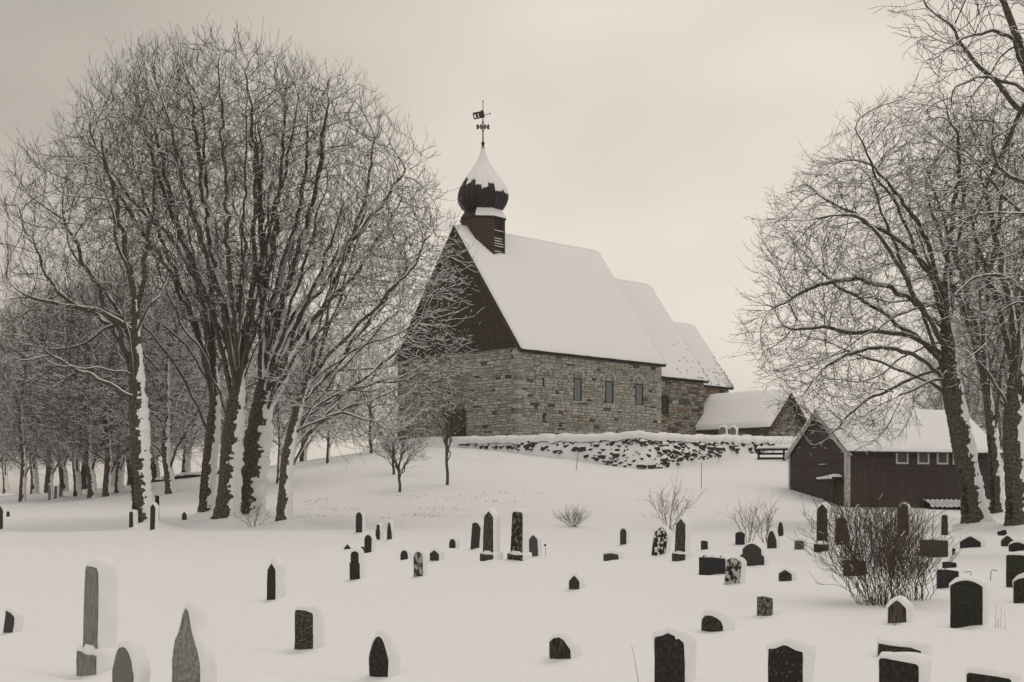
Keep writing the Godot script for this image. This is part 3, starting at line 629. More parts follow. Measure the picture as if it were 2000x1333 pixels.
# ------------------------------------------------------------------ ground
func build_ground() -> void:
	var rad := PackedFloat32Array()
	var r := 1.5
	while r < 6.0:
		rad.append(r)
		r *= 1.12
	while r < 125.0:
		rad.append(r)
		r *= 1.0115
	while r < 4500.0:
		rad.append(r)
		r *= 1.14
	var ang := PackedFloat32Array()
	var a := -PI
	while a < -0.44:
		ang.append(a)
		a += 0.09
	a = -0.44
	while a < 0.44:
		ang.append(a)
		a += 0.0022
	a = 0.44
	while a < PI - 0.02:
		ang.append(a)
		a += 0.09
	ang.append(PI)
	var g := Geo.new()
	var nr := rad.size()
	var na := ang.size()
	g.v.append(Vector3(0, ground_at(0, -1), 0))
	var sins := PackedFloat32Array()
	var coss := PackedFloat32Array()
	for t in ang:
		sins.append(sin(t))
		coss.append(cos(t))
	for j in nr:
		for i in na:
			var x := rad[j] * sins[i]
			var z := -rad[j] * coss[i]
			g.v.append(Vector3(x, ground_at(x, z), z))
	# drifts and scoops round the gravestones
	for row in GRAVES:
		var gx: float = row[2]
		var gz: float = row[3]
		var gw: float = clampf(row[4], 0.15, 0.6)
		var gh: float = clampf(row[5], 0.2, 0.8)
		var dist := sqrt(gx * gx + gz * gz)
		var az := atan2(gx, -gz)
		var i0 := 0
		while i0 < na and ang[i0] < az - 1.6 / dist:
			i0 += 1
		var i1 := i0
		while i1 < na and ang[i1] < az + 1.6 / dist:
			i1 += 1
		for j in nr:
			if rad[j] < dist - 1.6 or rad[j] > dist + 1.6:
				continue
			for i in range(i0, i1):
				var k := 1 + j * na + i
				var p := g.v[k]
				var q := Vector2(p.x - gx, p.z - gz)
				var across := q.dot(Vector2(0.696, 0.718))  # towards the right edge of the stone
				var front := q.dot(Vector2(-0.718, 0.696))
				var up := 0.16 * gh * exp(-(pow((across - 0.5 * gw) / 0.45, 2.0) + pow((front + 0.22) / 0.35, 2.0)))
				var down := 0.09 * exp(-(pow((across + 0.3 * gw) / (0.45 * gw + 0.15), 2.0) + pow((front - 0.22) / 0.2, 2.0)))
				var tail := 0.10 * gh * exp(-(pow((across + 0.1) / 0.5, 2.0) + pow((front - 0.75) / 0.45, 2.0)))
				g.v[k] = p + Vector3(0, up - down + tail, 0)
	for row in TREES:
		var foot: Vector3 = row[1][0]
		for j in nr:
			if absf(rad[j] - Vector2(foot.x, foot.z).length()) > 2.2:
				continue
			for i in na:
				var k := 1 + j * na + i
				var p := g.v[k]
				var q := Vector2(p.x - foot.x - 0.15, p.z - foot.z)
				var e := q.length_squared()
				if e < 4.0:
					g.v[k] = p + Vector3(0, 0.34 * exp(-e / 0.55), 0)
	for i in na - 1:
		g.i.append(0); g.i.append(1 + i); g.i.append(2 + i)
	for j in nr - 1:
		for i in na - 1:
			var k := 1 + j * na + i
			g.quad(k + na, k + na + 1, k + 1, k)
	structure(put("snow_ground", g.smooth_mesh(), M.snow), "snow covered churchyard ground and hill")

func yard_y(x: float, z: float) -> float:
	return EYE + 4.28 - 0.055 * maxf(0.0, 87.0 + z)

const YARD := [Vector2(-5.6, -88.5), Vector2(-2.4, -85.8), Vector2(1.4, -80.3), Vector2(6.9, -75.3), Vector2(12.2, -80.2), Vector2(15.0, -84.2), Vector2(17.6, -87.0), Vector2(27, -100), Vector2(26, -128), Vector2(-14, -128), Vector2(-10, -97)]

func build_churchyard() -> void:
	var poly := PackedVector2Array(YARD)
	var idx := Geometry2D.triangulate_polygon(poly)
	var g := Geo.new()
	for k in range(0, idx.size(), 3):
		var t := []
		for e in 3:
			var p := poly[idx[k + e]]
			t.append(Vector3(p.x, yard_y(p.x, p.y), p.y))
		g.tri_facing(t[0], t[1], t[2], Vector3.UP)
	# its shoulders slope down into the hill
	var centre := Vector2(8.0, -104.0)
	for k in poly.size():
		var p := poly[k]
		var q := poly[(k + 1) % poly.size()]
		var a := Vector3(p.x, yard_y(p.x, p.y), p.y)
		var b := Vector3(q.x, yard_y(q.x, q.y), q.y)
		var po := (p - centre).normalized() * 1.6
		var qo := (q - centre).normalized() * 1.6
		if k >= 1 and k <= 5:
			po *= 0.02
		if k >= 0 and k <= 4:
			qo *= 0.02
		g.quad_facing(a, b, b + Vector3(qo.x, -1.6, qo.y), a + Vector3(po.x, -1.6, po.y), Vector3(po.x, 0.5, po.y))
	structure(put("churchyard_terrace_ground", g.smooth_mesh(), M.snow), "flat snow covered terrace round the church")

func build_hills() -> void:
	# low far hills across the water on the left, and scrub before them
	var f := FastNoiseLite.new()
	f.seed = 77
	f.frequency = 0.004
	f.fractal_octaves = 5
	var g := Geo.new()
	for j in 9:
		for i in 81:
			var x := -1400.0 + 35.0 * i
			var q := j / 8.0
			var h := (13.0 + 12.0 * f.get_noise_2d(x, 0.0) + 4.0 * f.get_noise_2d(x * 6.0, 30.0 * j)) * sin(PI * q)
			g.v.append(Vector3(x, 0.8 + maxf(h, 0.0), -1500.0 - 500.0 * q))
	for j in 8:
		for i in 80:
			var k := j * 81 + i
			g.quad(k + 81, k + 82, k + 1, k)
	structure(put("far_hills", g.smooth_mesh(), M.shrub_far), "low grey hills on the horizon at the left")
	var rng := RandomNumberGenerator.new()
	rng.seed = 8
	var words := ["low grey thicket on the far plain at the left edge", "second far thicket from the left edge on the plain", "far grey thicket beside the leftmost trunk", "far thicket seen between the second and third far trunks"]
	for k in 4:
		var at := Vector3(-84.0 + 11.0 * k, 1.1, -228.0 - 9.0 * k)
		var t := thing("thicket", words[k], "thicket", at, 0.0, "far thickets on the plain")
		var b := Geo.new()
		for s in 170:
			var p := Vector3(rng.randf_range(-5, 5), 0, rng.randf_range(-1.5, 1.5))
			var e := p + Vector3(rng.randf_range(-0.7, 0.7), rng.randf_range(0.7, 2.0) * (1.2 - absf(p.x) / 6.5), rng.randf_range(-0.4, 0.4))
			b.tube(PackedVector3Array([p, p.lerp(e, 0.6) + Vector3(0.1, 0, 0), e]), PackedFloat32Array([0.07, 0.05, 0.02]), 3)
		stuff(put("twigs", b.mesh(), M.twig_far, t))
	# low snowy field walls on the far plain
	var said := ["low snow topped field wall at the left edge of the plain, nearer one", "low snow topped field wall at the left edge of the plain, farther one"]
	for row in 2:
		var z := -116.0 - 17.0 * row
		var w := thing("field_wall", said[row], "stone wall", Vector3.ZERO, 0.0, "field walls on the far plain")
		for k in 15:
			var x := z / 2700.0 * (1010.0 - 30.0 * row) + 0.42 * k * (1.0 + 0.3 * row)
			var o := put("stone", rock_mesh(rng, 0.95), null, w)
			o.set_surface_override_material(0, M.dark_rock)
			o.set_surface_override_material(1, M.snow_plain)
			o.position = Vector3(x, ground_at(x, z) + 0.12, z + rng.randf_range(-0.2, 0.2))
			o.scale = Vector3(rng.randf_range(0.5, 0.9), rng.randf_range(0.5, 0.75), 0.6)

# ------------------------------------------------------------------ stones
# a rough block about one unit across, its face towards +z: 40 triangles
func block_mesh(rng: RandomNumberGenerator) -> Geo:
	var g := Geo.new()
	var ring := []
	for k in 8:
		var corner: Vector2 = [Vector2(-0.5, -0.5), Vector2(-0.5, 0.0), Vector2(-0.5, 0.5), Vector2(0, 0.5), Vector2(0.5, 0.5), Vector2(0.5, 0.0), Vector2(0.5, -0.5), Vector2(0, -0.5)][k]
		if k % 2 == 0:
			corner *= rng.randf_range(0.84, 0.99)
		ring.append(corner + Vector2(rng.randf_range(-0.03, 0.03), rng.randf_range(-0.04, 0.04)))
	for level in [[-0.6, 1.0], [0.25, 0.97], [0.5, 0.84]]:
		for k in 8:
			var q: Vector2 = ring[k] * level[1]
			g.v.append(Vector3(q.x, q.y, level[0] + (rng.randf_range(-0.12, 0.12) if level[0] > 0.3 else 0.0)))
	g.v.append(Vector3(0, 0, 0.5 + rng.randf_range(-0.08, 0.12)))
	for lev in 2:
		for k in 8:
			var k1 := (k + 1) % 8
			g.quad(lev * 8 + k1, lev * 8 + k, lev * 8 + 8 + k, lev * 8 + 8 + k1)
	for k in 8:
		g.i.append(16 + k); g.i.append(16 + (k + 1) % 8); g.i.append(24)
	return g

# an angular field stone with a pad of snow on top (surface 0 rock, surface 1 snow)
func rock_mesh(rng: RandomNumberGenerator, cover: float) -> ArrayMesh:
	var g := Geo.new()
	var s := Geo.new()
	var n := 7
	var ring := []
	for k in n:
		var a := TAU_ * (k + rng.randf_range(-0.3, 0.3)) / n
		ring.append(Vector3(cos(a) * 0.5 * rng.randf_range(0.8, 1.05), 0, sin(a) * 0.5 * rng.randf_range(0.8, 1.05)))
	for lev in [[-0.5, 0.85], [-0.1, 1.05], [0.3, 0.95], [0.46, 0.7]]:
		for k in n:
			var p: Vector3 = ring[k] * lev[1]
			p.y = lev[0] + rng.randf_range(-0.06, 0.06)
			g.v.append(p)
	g.v.append(Vector3(0, 0.5, 0))
	for lev in 3:
		for k in n:
			var k1 := (k + 1) % n
			g.quad(lev * n + k, lev * n + n + k, lev * n + n + k1, lev * n + k1)
	for k in n:
		g.i.append(3 * n + k); g.i.append(4 * n); g.i.append(3 * n + (k + 1) % n)
	for lev in [[0.34, 1.0], [0.6, 0.9], [0.74, 0.5]]:
		for k in n:
			var p: Vector3 = ring[k] * lev[1] * cover
			p.y = lev[0]
			s.v.append(p)
	s.v.append(Vector3(0, 0.8, 0))
	for lev in 2:
		for k in n:
			var k1 := (k + 1) % n
			s.quad(lev * n + k, lev * n + n + k, lev * n + n + k1, lev * n + k1)
	for k in n:
		s.i.append(2 * n + k); s.i.append(3 * n); s.i.append(2 * n + (k + 1) % n)
	var m := g.mesh()
	return s.smooth_mesh(m)

var blocks := []
var block_meshes := []
var loose: Geo

# lays coursed rubble on a wall face and returns the stones as [transform, tone, area]
func lay_stones(rng: RandomNumberGenerator, wide: float, tall: float, holes: Array, tones: Array, coarse := 1.0, gable_half := 0.0, gable_foot := 0.0) -> Array:
	var laid := []
	var blot := FastNoiseLite.new()
	blot.seed = rng.randi() % 1000
	blot.frequency = 0.35
	var y := 0.0
	while y < tall - 0.04:
		var ch := minf(rng.randf_range(0.10, 0.27) * coarse, tall - y)
		if tall - y - ch < 0.08:
			ch = tall - y
		var x := -rng.randf_range(0.0, 0.4)
		while x < wide:
			var cw := rng.randf_range(0.24, 0.90) * coarse * (0.7 + ch * 1.6)
			var x0 := maxf(x, 0.0)
			var x1 := minf(x + cw, wide)
			x += cw
			if x1 - x0 < 0.07:
				continue
			var parts := [[x0, x1, y, y + ch]]
			if ch > 0.2 * coarse and rng.randf() < 0.3:
				var mid := y + ch * rng.randf_range(0.38, 0.62)
				parts = [[x0, x1, y, mid], [x0, x1, mid, y + ch]]
			for p in parts:
				var clear := true
				for hole in holes:
					if p[1] > hole[0] + 0.02 and p[0] < hole[1] - 0.02 and p[3] > hole[2] + 0.02 and p[2] < hole[3] - 0.02:
						# trim to the left or right of the opening
						if hole[0] - p[0] > 0.1 and hole[0] - p[0] >= p[1] - hole[1]:
							p[1] = hole[0]
						elif p[1] - hole[1] > 0.1:
							p[0] = hole[1]
						else:
							clear = false
				if not clear:
					continue
				var cx: float = (p[0] + p[1]) / 2
				var cy: float = (p[2] + p[3]) / 2
				if gable_half > 0.0 and p[3] > gable_foot + (gable_half - absf(cx - gable_half)) * 0.92:
					continue
				var w: float = p[1] - p[0] - 0.022
				var h: float = p[3] - p[2] - 0.02
				if w < 0.05 or h < 0.04:
					continue
				var q := blot.get_noise_2d(cx, cy * 1.5) + rng.randf_range(-0.45, 0.45)
				var tone: int = tones[clampi(int((q + 0.8) / 1.6 * tones.size()), 0, tones.size() - 1)]
				var r := rng.randf()
				if r < 0.018:
					tone = 6
				elif r < 0.05:
					tone = 7
				elif r < 0.085:
					tone = 5
				var t := Transform3D(Basis(Vector3(0, 0, 1), rng.randf_range(-0.04, 0.04)).scaled(Vector3(w, h, 0.1)), Vector3(cx, cy, 0.03 + rng.randf_range(-0.012, 0.012)))
				laid.append([t, tone, w * h])
		y += ch
	return laid

# hangs stones on a wall part: the largest as parts of their own, the rest into the loose heap
func hang_stones(laid: Array, wall: Node3D, frame: Transform3D, own: int, rng: RandomNumberGenerator) -> void:
	laid.sort_custom(func(a, b): return a[2] > b[2])
	for k in laid.size():
		var t: Transform3D = frame * laid[k][0]
		var kind := rng.randi() % blocks.size()
		if k < own:
			var o := put("stone", block_meshes[kind], M.palette[laid[k][1]], wall)
			o.transform = t
		else:
			var g: Geo = blocks[kind]
			var base := loose.v.size()
			var col: Color = PAL[laid[k][1]] * rng.randf_range(0.88, 1.1)
			for p in g.v:
				loose.v.append(t * p)
				loose.c.append(col)
			for e in g.i:
				loose.i.append(base + e)

# ------------------------------------------------------------------ church: local x along the west gable (0 at the near corner), -z along the nave
func roof_over(parent: Node3D, called: String, xm: float, half: float, y_eave: float, y_ridge: float, z0: float, z1: float, thick: float, snow_thick: float, rng: RandomNumberGenerator, wood: Material, snow_in := 0.04) -> Node3D:
	var part := holder(called, parent)
	var slope := Vector2(half, y_ridge - y_eave)
	var len := slope.length()
	var nrm := Vector2(slope.y, slope.x) / len
	var deck := Geo.new()
	for s in [-1.0, 1.0]:
		var e := Vector2(xm + s * half, y_eave)
		var r := Vector2(xm, y_ridge)
		var o := Vector2(s * nrm.x, nrm.y) * thick
		var q := [e, r, r + Vector2(0, thick * len / half), e + o]
		for zz in [[z0, 1.0], [z1, -1.0]]:
			deck.quad_facing(Vector3(q[0].x, q[0].y, zz[0]), Vector3(q[1].x, q[1].y, zz[0]), Vector3(q[2].x, q[2].y, zz[0]), Vector3(q[3].x, q[3].y, zz[0]), Vector3(0, 0, zz[1]))
		deck.quad_facing(Vector3(q[0].x, q[0].y, z0), Vector3(q[1].x, q[1].y, z0), Vector3(q[1].x, q[1].y, z1), Vector3(q[0].x, q[0].y, z1), Vector3(-s * nrm.x, -nrm.y, 0))
		deck.quad_facing(Vector3(q[2].x, q[2].y, z0), Vector3(q[3].x, q[3].y, z0), Vector3(q[3].x, q[3].y, z1), Vector3(q[2].x, q[2].y, z1), Vector3(s * nrm.x, nrm.y, 0))
		deck.quad_facing(Vector3(q[0].x, q[0].y, z0), Vector3(q[3].x, q[3].y, z0), Vector3(q[3].x, q[3].y, z1), Vector3(q[0].x, q[0].y, z1), Vector3(s, -0.3, 0))
	put("roof_deck", deck.mesh(), wood, part)
	# the snow: one closed blanket from eave over the ridge to eave
	var f := FastNoiseLite.new()
	f.seed = rng.randi() % 999
	f.frequency = 0.25
	var g := Geo.new()
	var across := PackedFloat32Array([-1.0, -0.995, -0.985, -0.96, -0.9, -0.8, -0.7, -0.6, -0.5, -0.4, -0.3, -0.2, -0.1, -0.04, 0.0, 0.04, 0.1, 0.2, 0.3, 0.4, 0.5, 0.6, 0.7, 0.8, 0.9, 0.96, 0.985, 0.995, 1.0])
	var nz := int(maxf(6, absf(z1 - z0) / 0.35))
	var na := across.size()
	for j in nz + 1:
		var tz := float(j) / nz
		var z := lerpf(z0 - snow_in, z1 + snow_in, tz)
		var edge_z := minf(1.0, minf(tz, 1.0 - tz) * nz * 0.9)
		for i in na:
			var a := across[i]
			var t := absf(a)
			var s := signf(a) if a != 0.0 else 0.0
			var base := Vector2(xm + a * (half - 0.02), lerpf(y_ridge, y_eave, t))
			var o := Vector2(s * nrm.x, nrm.y).normalized() * thick if s != 0.0 else Vector2(0, thick * len / half)
			var round_e := sqrt(clampf((1.0 - t) / 0.04, 0.0, 1.0))
			var h := snow_thick * round_e * (0.25 + 0.75 * sqrt(edge_z)) + (0.05 * f.get_noise_2d(a * len, z) * snow_thick / 0.2 + 0.02 * f.get_noise_2d(a * len * 4.0, z * 4.0)) * minf(1.0, (1.0 - t) * 12.0) * edge_z
			if t > 0.99:
				h += 0.03 * f.get_noise_2d(z * 9.0, a * 30.0)
			var p := base + o + (Vector2(s * nrm.x, nrm.y).normalized() if t > 0.06 else Vector2(0, 1)) * h
			g.v.append(Vector3(p.x, p.y, z))
	for j in nz:
		for i in na - 1:
			var k := j * na + i
			g.quad(k + na, k + na + 1, k + 1, k)
	# close the two ends
	for e in [[0, Vector3(0, 0, 1)], [nz, Vector3(0, 0, -1)]]:
		for i in na - 1:
			var k: int = e[0] * na + i
			var a: Vector3 = g.v[k]
			var b: Vector3 = g.v[k + 1]
			var ab := across[i]
			var bb := across[i + 1]
			var pa := Vector3(xm + ab * half, lerpf(y_ridge, y_eave, absf(ab)) + thick * 0.5, a.z)
			var pb := Vector3(xm + bb * half, lerpf(y_ridge, y_eave, absf(bb)) + thick * 0.5, b.z)
			g.quad_facing(a, b, pb, pa, e[1])
	put("snow_blanket", g.smooth_mesh(), M.snow_plain, part)
	return part

func wall_box(parent: Node3D, lo: Vector3, hi: Vector3) -> MeshInstance3D:
	var g := Geo.new()
	g.box(lo, hi)
	return put("wall", g.mesh(), M.mortar, parent)

# small square window with frame and pane, on a wall facing +x at x
func slot_window(wall: Node3D, x: float, za: float, zb: float, ya: float, yb: float, frame: Material, pane: Material, fw: float, called := "window") -> void:
	var f := Geo.new()
	f.box(Vector3(x - 0.02, ya, minf(za, zb)), Vector3(x + 0.075, ya + fw, maxf(za, zb)))
	f.box(Vector3(x - 0.02, yb - fw, minf(za, zb)), Vector3(x + 0.075, yb, maxf(za, zb)))
	f.box(Vector3(x - 0.02, ya + fw, minf(za, zb)), Vector3(x + 0.073, yb - fw, minf(za, zb) + fw))
	f.box(Vector3(x - 0.02, ya + fw, maxf(za, zb) - fw), Vector3(x + 0.073, yb - fw, maxf(za, zb)))
	var o := put(called, f.mesh(), frame, wall)
	if wall.get_meta("deep", false):
		o.name = numbered("window_frame", wall)
	var g := Geo.new()
	g.box(Vector3(x - 0.015, ya + fw, minf(za, zb) + fw), Vector3(x + 0.03, yb - fw, maxf(za, zb) - fw))
	put("pane", g.mesh(), pane, o if not wall.get_meta("deep", false) else wall)

func build_church() -> void:
	var rng := RandomNumberGenerator.new()
	rng.seed = 51
	for k in 8:
		var g := block_mesh(rng)
		blocks.append(g)
		block_meshes.append(g.mesh())
	loose = Geo.new()
	var base_y := EYE + 4.25
	var ch := thing("stone_church", "medieval grey stone church with steep snowy roofs, brown boarded gable and onion domed turret", "church", Vector3(0.39, base_y, -87.0), STONE_TURN)
	var L := 13.9
	var W := 11.9
	var H := 5.80
	# nave walls
	var side := wall_box(ch, Vector3(-0.9, -1.0, -L), Vector3(0, H, -0.02))
	var east := wall_box(ch, Vector3(-W + 0.9, -1.0, -L), Vector3(-0.9, H + 0.0, -L + 0.9))
	var north := wall_box(ch, Vector3(-W, -1.0, -L), Vector3(-W + 0.9, H, -0.02))
	var west := wall_box(ch, Vector3(-W + 0.9, -1.0, -0.92), Vector3(-0.9, H, 0.0))
	var grey := [3, 3, 1, 1, 0, 0, 9, 0, 2, 9, 4, 4]
	# south side stones: wall frame x along -z local
	var side_frame := Transform3D(Basis(Vector3(0, 0, -1), Vector3(0, 1, 0), Vector3(1, 0, 0)), Vector3(0, 0, 0))
	var holes := [[5.02, 5.78, 2.48, 4.02], [8.12, 8.92, 2.48, 4.02], [11.2, 11.98, 2.48, 4.02], [2.15, 2.32, 3.25, 3.85], [2.2, 2.36, 1.0, 1.55], [0, 0.33, 0, 9]]
	var laid := lay_stones(rng, L, H, holes, grey, 0.94)
	for c in [5.4, 8.52, 11.59, 2.24]:
		var rr := 0.62
		for q in laid.duplicate():
			var o: Vector3 = q[0].origin
			var e := Vector2(o.x - c, o.y - 4.02)
			if e.y > -0.05 and e.length() < rr + 0.16:
				laid.erase(q)
		for k in 11:
			var a := PI * (k + 0.5) / 11.0
			var t := Transform3D(Basis(Vector3(0, 0, 1), a - PI / 2).scaled_local(Vector3(0.165, 0.24, 0.11)), Vector3(c + cos(a) * rr, 4.02 + sin(a) * rr, 0.04))
			laid.append([t, [0, 2, 9, 1][rng.randi() % 4], 0.4])
		for k in 6:
			var q := Vector2(rng.randf_range(-0.36, 0.36), 0.1 + 0.16 * (k / 2))
			if k % 2 == 0:
				q.x = -absf(q.x) * 0.6 - 0.05
			else:
				q.x = absf(q.x) * 0.6 + 0.05
			laid.append([Transform3D(Basis().scaled(Vector3(0.3 - 0.04 * (k / 2), 0.14, 0.09)), Vector3(c + q.x, 4.02 + q.y, 0.02)), [1, 0, 3][rng.randi() % 3], 0.05])
	hang_stones(laid, side, side_frame, 240, rng)
	# quoins at the near corner: alternate long and short, dressed pale stone
	var y := 0.0
	var flip := 0
	while y < H - 0.1:
		var qh := minf(rng.randf_range(0.24, 0.36), H - y)
		var a := rng.randf_range(0.44, 0.60) if flip % 2 else rng.randf_range(0.26, 0.36)
		var b := rng.randf_range(0.26, 0.36) if flip % 2 else rng.randf_range(0.44, 0.6)
		var g := Geo.new()
		g.box(Vector3(-b, y + 0.012, -a), Vector3(0.075, y + qh - 0.012, 0.075))
		put("stone", g.mesh(), M.palette[[1, 1, 9, 3, 0, 8][rng.randi() % 6]], side)
		y += qh
		flip += 1
	# far corner quoins of the nave
	y = 0.0
	while y < H - 0.1:
		var qh := minf(rng.randf_range(0.24, 0.36), H - y)
		var g := Geo.new()
		g.box(Vector3(-0.4, y + 0.012, -L - 0.05), Vector3(0.075, y + qh - 0.012, -L + rng.randf_range(0.25, 0.5)))
		put("stone", g.mesh(), M.palette[[1, 1, 9, 3, 0, 8][rng.randi() % 6]], side)
		y += qh
	# west gable stones
	var west_frame := Transform3D(Basis(), Vector3(-W, 0, 0))
	hang_stones(lay_stones(rng, W - 0.4, H - 0.05, [[5.3, 7.2, -1, 2.3]], grey, 0.96), west, west_frame, 0, rng)
	# west door in its portal
	var dg := Geo.new()
	dg.box(Vector3(-W + 5.45, -0.5, -0.01), Vector3(-W + 7.0, 2.0, 0.03))
	var door := put("door", dg.mesh(), M.door, ch)
	for k in 6:
		var pg := Geo.new()
		pg.box(Vector3(-W + 5.47 + 0.255 * k, -0.4, 0.03), Vector3(-W + 5.47 + 0.255 * k + 0.235, 1.98, 0.055))
		put("plank", pg.mesh(), M.clad[k % 4], door)
	var hg := Geo.new()
	hg.tube(PackedVector3Array([Vector3(-W + 6.85, 0.85, 0.1), Vector3(-W + 6.85, 1.05, 0.1)]), PackedFloat32Array([0.02, 0.02]), 6)
	put("handle", hg.mesh(), M.iron, door)
	for k in 9:
		var a := PI * (k + 0.5) / 9.0
		var o := put("stone", block_meshes[k % 8], M.palette[[1, 0, 9][k % 3]], west)
		o.transform = Transform3D(Basis(Vector3(0, 0, 1), a - PI / 2).scaled_local(Vector3(0.32, 0.34, 0.14)), Vector3(-W + 6.22 + cos(a) * 0.95, 1.9 + sin(a) * 0.75, 0.03))
	# windows of the south wall
	for c in [5.4, 8.52, 11.59]:
		slot_window(ch, 0.0, -c - 0.36, -c + 0.36, 2.52, 3.98, M.frame_dark, M.glass, 0.035)
		var sg := Geo.new()
		sg.box(Vector3(0.0, 2.42, -c - 0.46), Vector3(0.13, 2.51, -c + 0.46))
		put("window_sill", sg.mesh(), M.palette[2], ch)
	for q in [[2.235, 3.3, 3.82], [2.28, 1.04, 1.52]]:
		var sg := Geo.new()
		sg.box(Vector3(-0.03, q[1], -q[0] - 0.075), Vector3(0.012, q[2], -q[0] + 0.075))
		put("slit_window", sg.mesh(), M.frame_dark, ch)
	# boarded west gable
	var gable := holder("gable_cladding", ch)
	var Y0 := 5.62
	var Y1 := 13.95
	var xm := -W / 2
	var bg := Geo.new()
	bg.v = PackedVector3Array()
	bg.tri_facing(Vector3(-W - 0.1, Y0, 0.05), Vector3(xm, Y1, 0.05), Vector3(0.1, Y0, 0.05), Vector3(0, 0, 1))
	bg.tri_facing(Vector3(-W - 0.1, Y0, -0.3), Vector3(xm, Y1, -0.3), Vector3(0.1, Y0, -0.3), Vector3(0, 0, -1))
	bg.quad_facing(Vector3(-W - 0.1, Y0, 0.05), Vector3(0.1, Y0, 0.05), Vector3(0.1, Y0, -0.3), Vector3(-W - 0.1, Y0, -0.3), Vector3(0, -1, 0))
	put("gable_backing", bg.mesh(), M.clad[0], gable)
	var nb := 44
	for k in nb:
		var ya := lerpf(Y0, Y1, float(k) / nb)
		var yb := lerpf(Y0, Y1, float(k + 1) / nb)
		var wa := (W / 2 + 0.12) * (1.0 - float(k) / nb)
		var wb := (W / 2 + 0.12) * (1.0 - float(k + 1) / nb)
		var pg := Geo.new()
		var lap := 0.03
		var z := 0.065
		var p := [Vector3(xm - wa, ya - lap, z + 0.045), Vector3(xm + wa, ya - lap, z + 0.045), Vector3(xm + wb, yb, z), Vector3(xm - wb, yb, z)]
		pg.quad_facing(p[0], p[1], p[2], p[3], Vector3(0, 0, 1))
		pg.quad_facing(p[0], p[1], p[1] - Vector3(0, 0, 0.06), p[0] - Vector3(0, 0, 0.06), Vector3(0, -1, 0))
		put("plank", pg.mesh(), M.clad[rng.randi() % 4], gable)
	# bargeboards
	for s in [-1.0, 1.0]:
		var e := Vector2(xm + s * (W / 2 + 0.34), 5.42)
		var r := Vector2(xm, 13.98)
		var d := (r - e).normalized()
		var nn: Vector2 = Vector2(d.y, -d.x) * s
		var b2 := Geo.new()
		var q := [e - nn * 0.16, r - Vector2(0, 0.24), r + Vector2(0, 0.06), e + nn * 0.06]
		b2.quad_facing(Vector3(q[0].x, q[0].y, 0.20), Vector3(q[1].x, q[1].y, 0.20), Vector3(q[2].x, q[2].y, 0.20), Vector3(q[3].x, q[3].y, 0.20), Vector3(0, 0, 1))
		b2.quad_facing(Vector3(q[0].x, q[0].y, 0.20), Vector3(q[1].x, q[1].y, 0.20), Vector3(q[1].x, q[1].y, 0.14), Vector3(q[0].x, q[0].y, 0.14), Vector3(-nn.x, -nn.y, 0))
		b2.quad_facing(Vector3(q[2].x, q[2].y, 0.20), Vector3(q[3].x, q[3].y, 0.20), Vector3(q[3].x, q[3].y, 0.14), Vector3(q[2].x, q[2].y, 0.14), Vector3(nn.x, nn.y, 0))
		put("bargeboard", b2.mesh(), M.clad[3], gable)
	# nave roof, chancel, sanctuary, south annex
	var nave_roof := roof_over(ch, "nave_roof", xm, W / 2 + 0.34, 5.42, 13.98, 0.14, -L - 0.22, 0.09, 0.13, rng, M.slate)
	eave_tiles(nave_roof, xm + W / 2 + 0.34, 5.42, 0.1, -L - 0.2, 0.27, rng)
	# the nave's east gable above the chancel
	var eg := Geo.new()
	eg.tri_facing(Vector3(-W, H, -L), Vector3(xm, 13.9, -L), Vector3(0, H, -L), Vector3(0, 0, -1))
	eg.tri_facing(Vector3(-W, H, -L + 0.3), Vector3(xm, 13.9, -L + 0.3), Vector3(0, H, -L + 0.3), Vector3(0, 0, 1))
	put("gable_wall", eg.mesh(), M.clad[1], ch)
	var a1 := 0.74
	var Lc := 19.7
	var hc := 5.0
	var c_side := wall_box(ch, Vector3(-a1 - 0.9, -1.5, -Lc), Vector3(-a1, hc, -L - 0.01))
	wall_box(ch, Vector3(-W + a1, -1.5, -Lc), Vector3(-W + a1 + 0.9, hc, -L - 0.01))
	wall_box(ch, Vector3(-W + a1 + 0.9, -1.5, -Lc), Vector3(-a1 - 0.9, hc, -Lc + 0.9))
	var warm := [8, 3, 10, 7, 3, 1, 4, 8, 0, 10]
	var c_frame := Transform3D(Basis(Vector3(0, 0, -1), Vector3(0, 1, 0), Vector3(1, 0, 0)), Vector3(-a1, 0, -L))
	hang_stones(lay_stones(rng, Lc - L, hc, [[0.95, 1.75, 2.1, 3.5]], warm), c_side, c_frame, 40, rng)
	slot_window(ch, -a1, -L - 1.7, -L - 1.0, 2.15, 3.45, M.frame_dark, M.door, 0.07, "shutter")
	var c_roof := roof_over(ch, "chancel_roof", xm, W / 2 - a1 + 0.32, 4.68, 12.2, -L - 0.22, -Lc - 0.25, 0.09, 0.1, rng, M.slate)
	eave_tiles(c_roof, xm + W / 2 - a1 + 0.32, 4.68, -L - 0.25, -Lc - 0.22, 0.27, rng)
	var cg := Geo.new()
	cg.tri_facing(Vector3(-W + a1, hc, -Lc), Vector3(xm, 12.1, -Lc), Vector3(-a1, hc, -Lc), Vector3(0, 0, -1))
	put("gable_wall", cg.mesh(), M.mortar, ch)
	var a2 := 2.42
	var Ls := 24.95
	var hs := 4.95
	var s_side := wall_box(ch, Vector3(-a2 - 0.9, -1.5, -Ls), Vector3(-a2, hs, -Lc - 0.01))
	wall_box(ch, Vector3(-W + a2, -1.5, -Ls), Vector3(-W + a2 + 0.9, hs, -Lc - 0.01))
	wall_box(ch, Vector3(-W + a2 + 0.9, -1.5, -Ls), Vector3(-a2 - 0.9, hs, -Ls + 0.9))
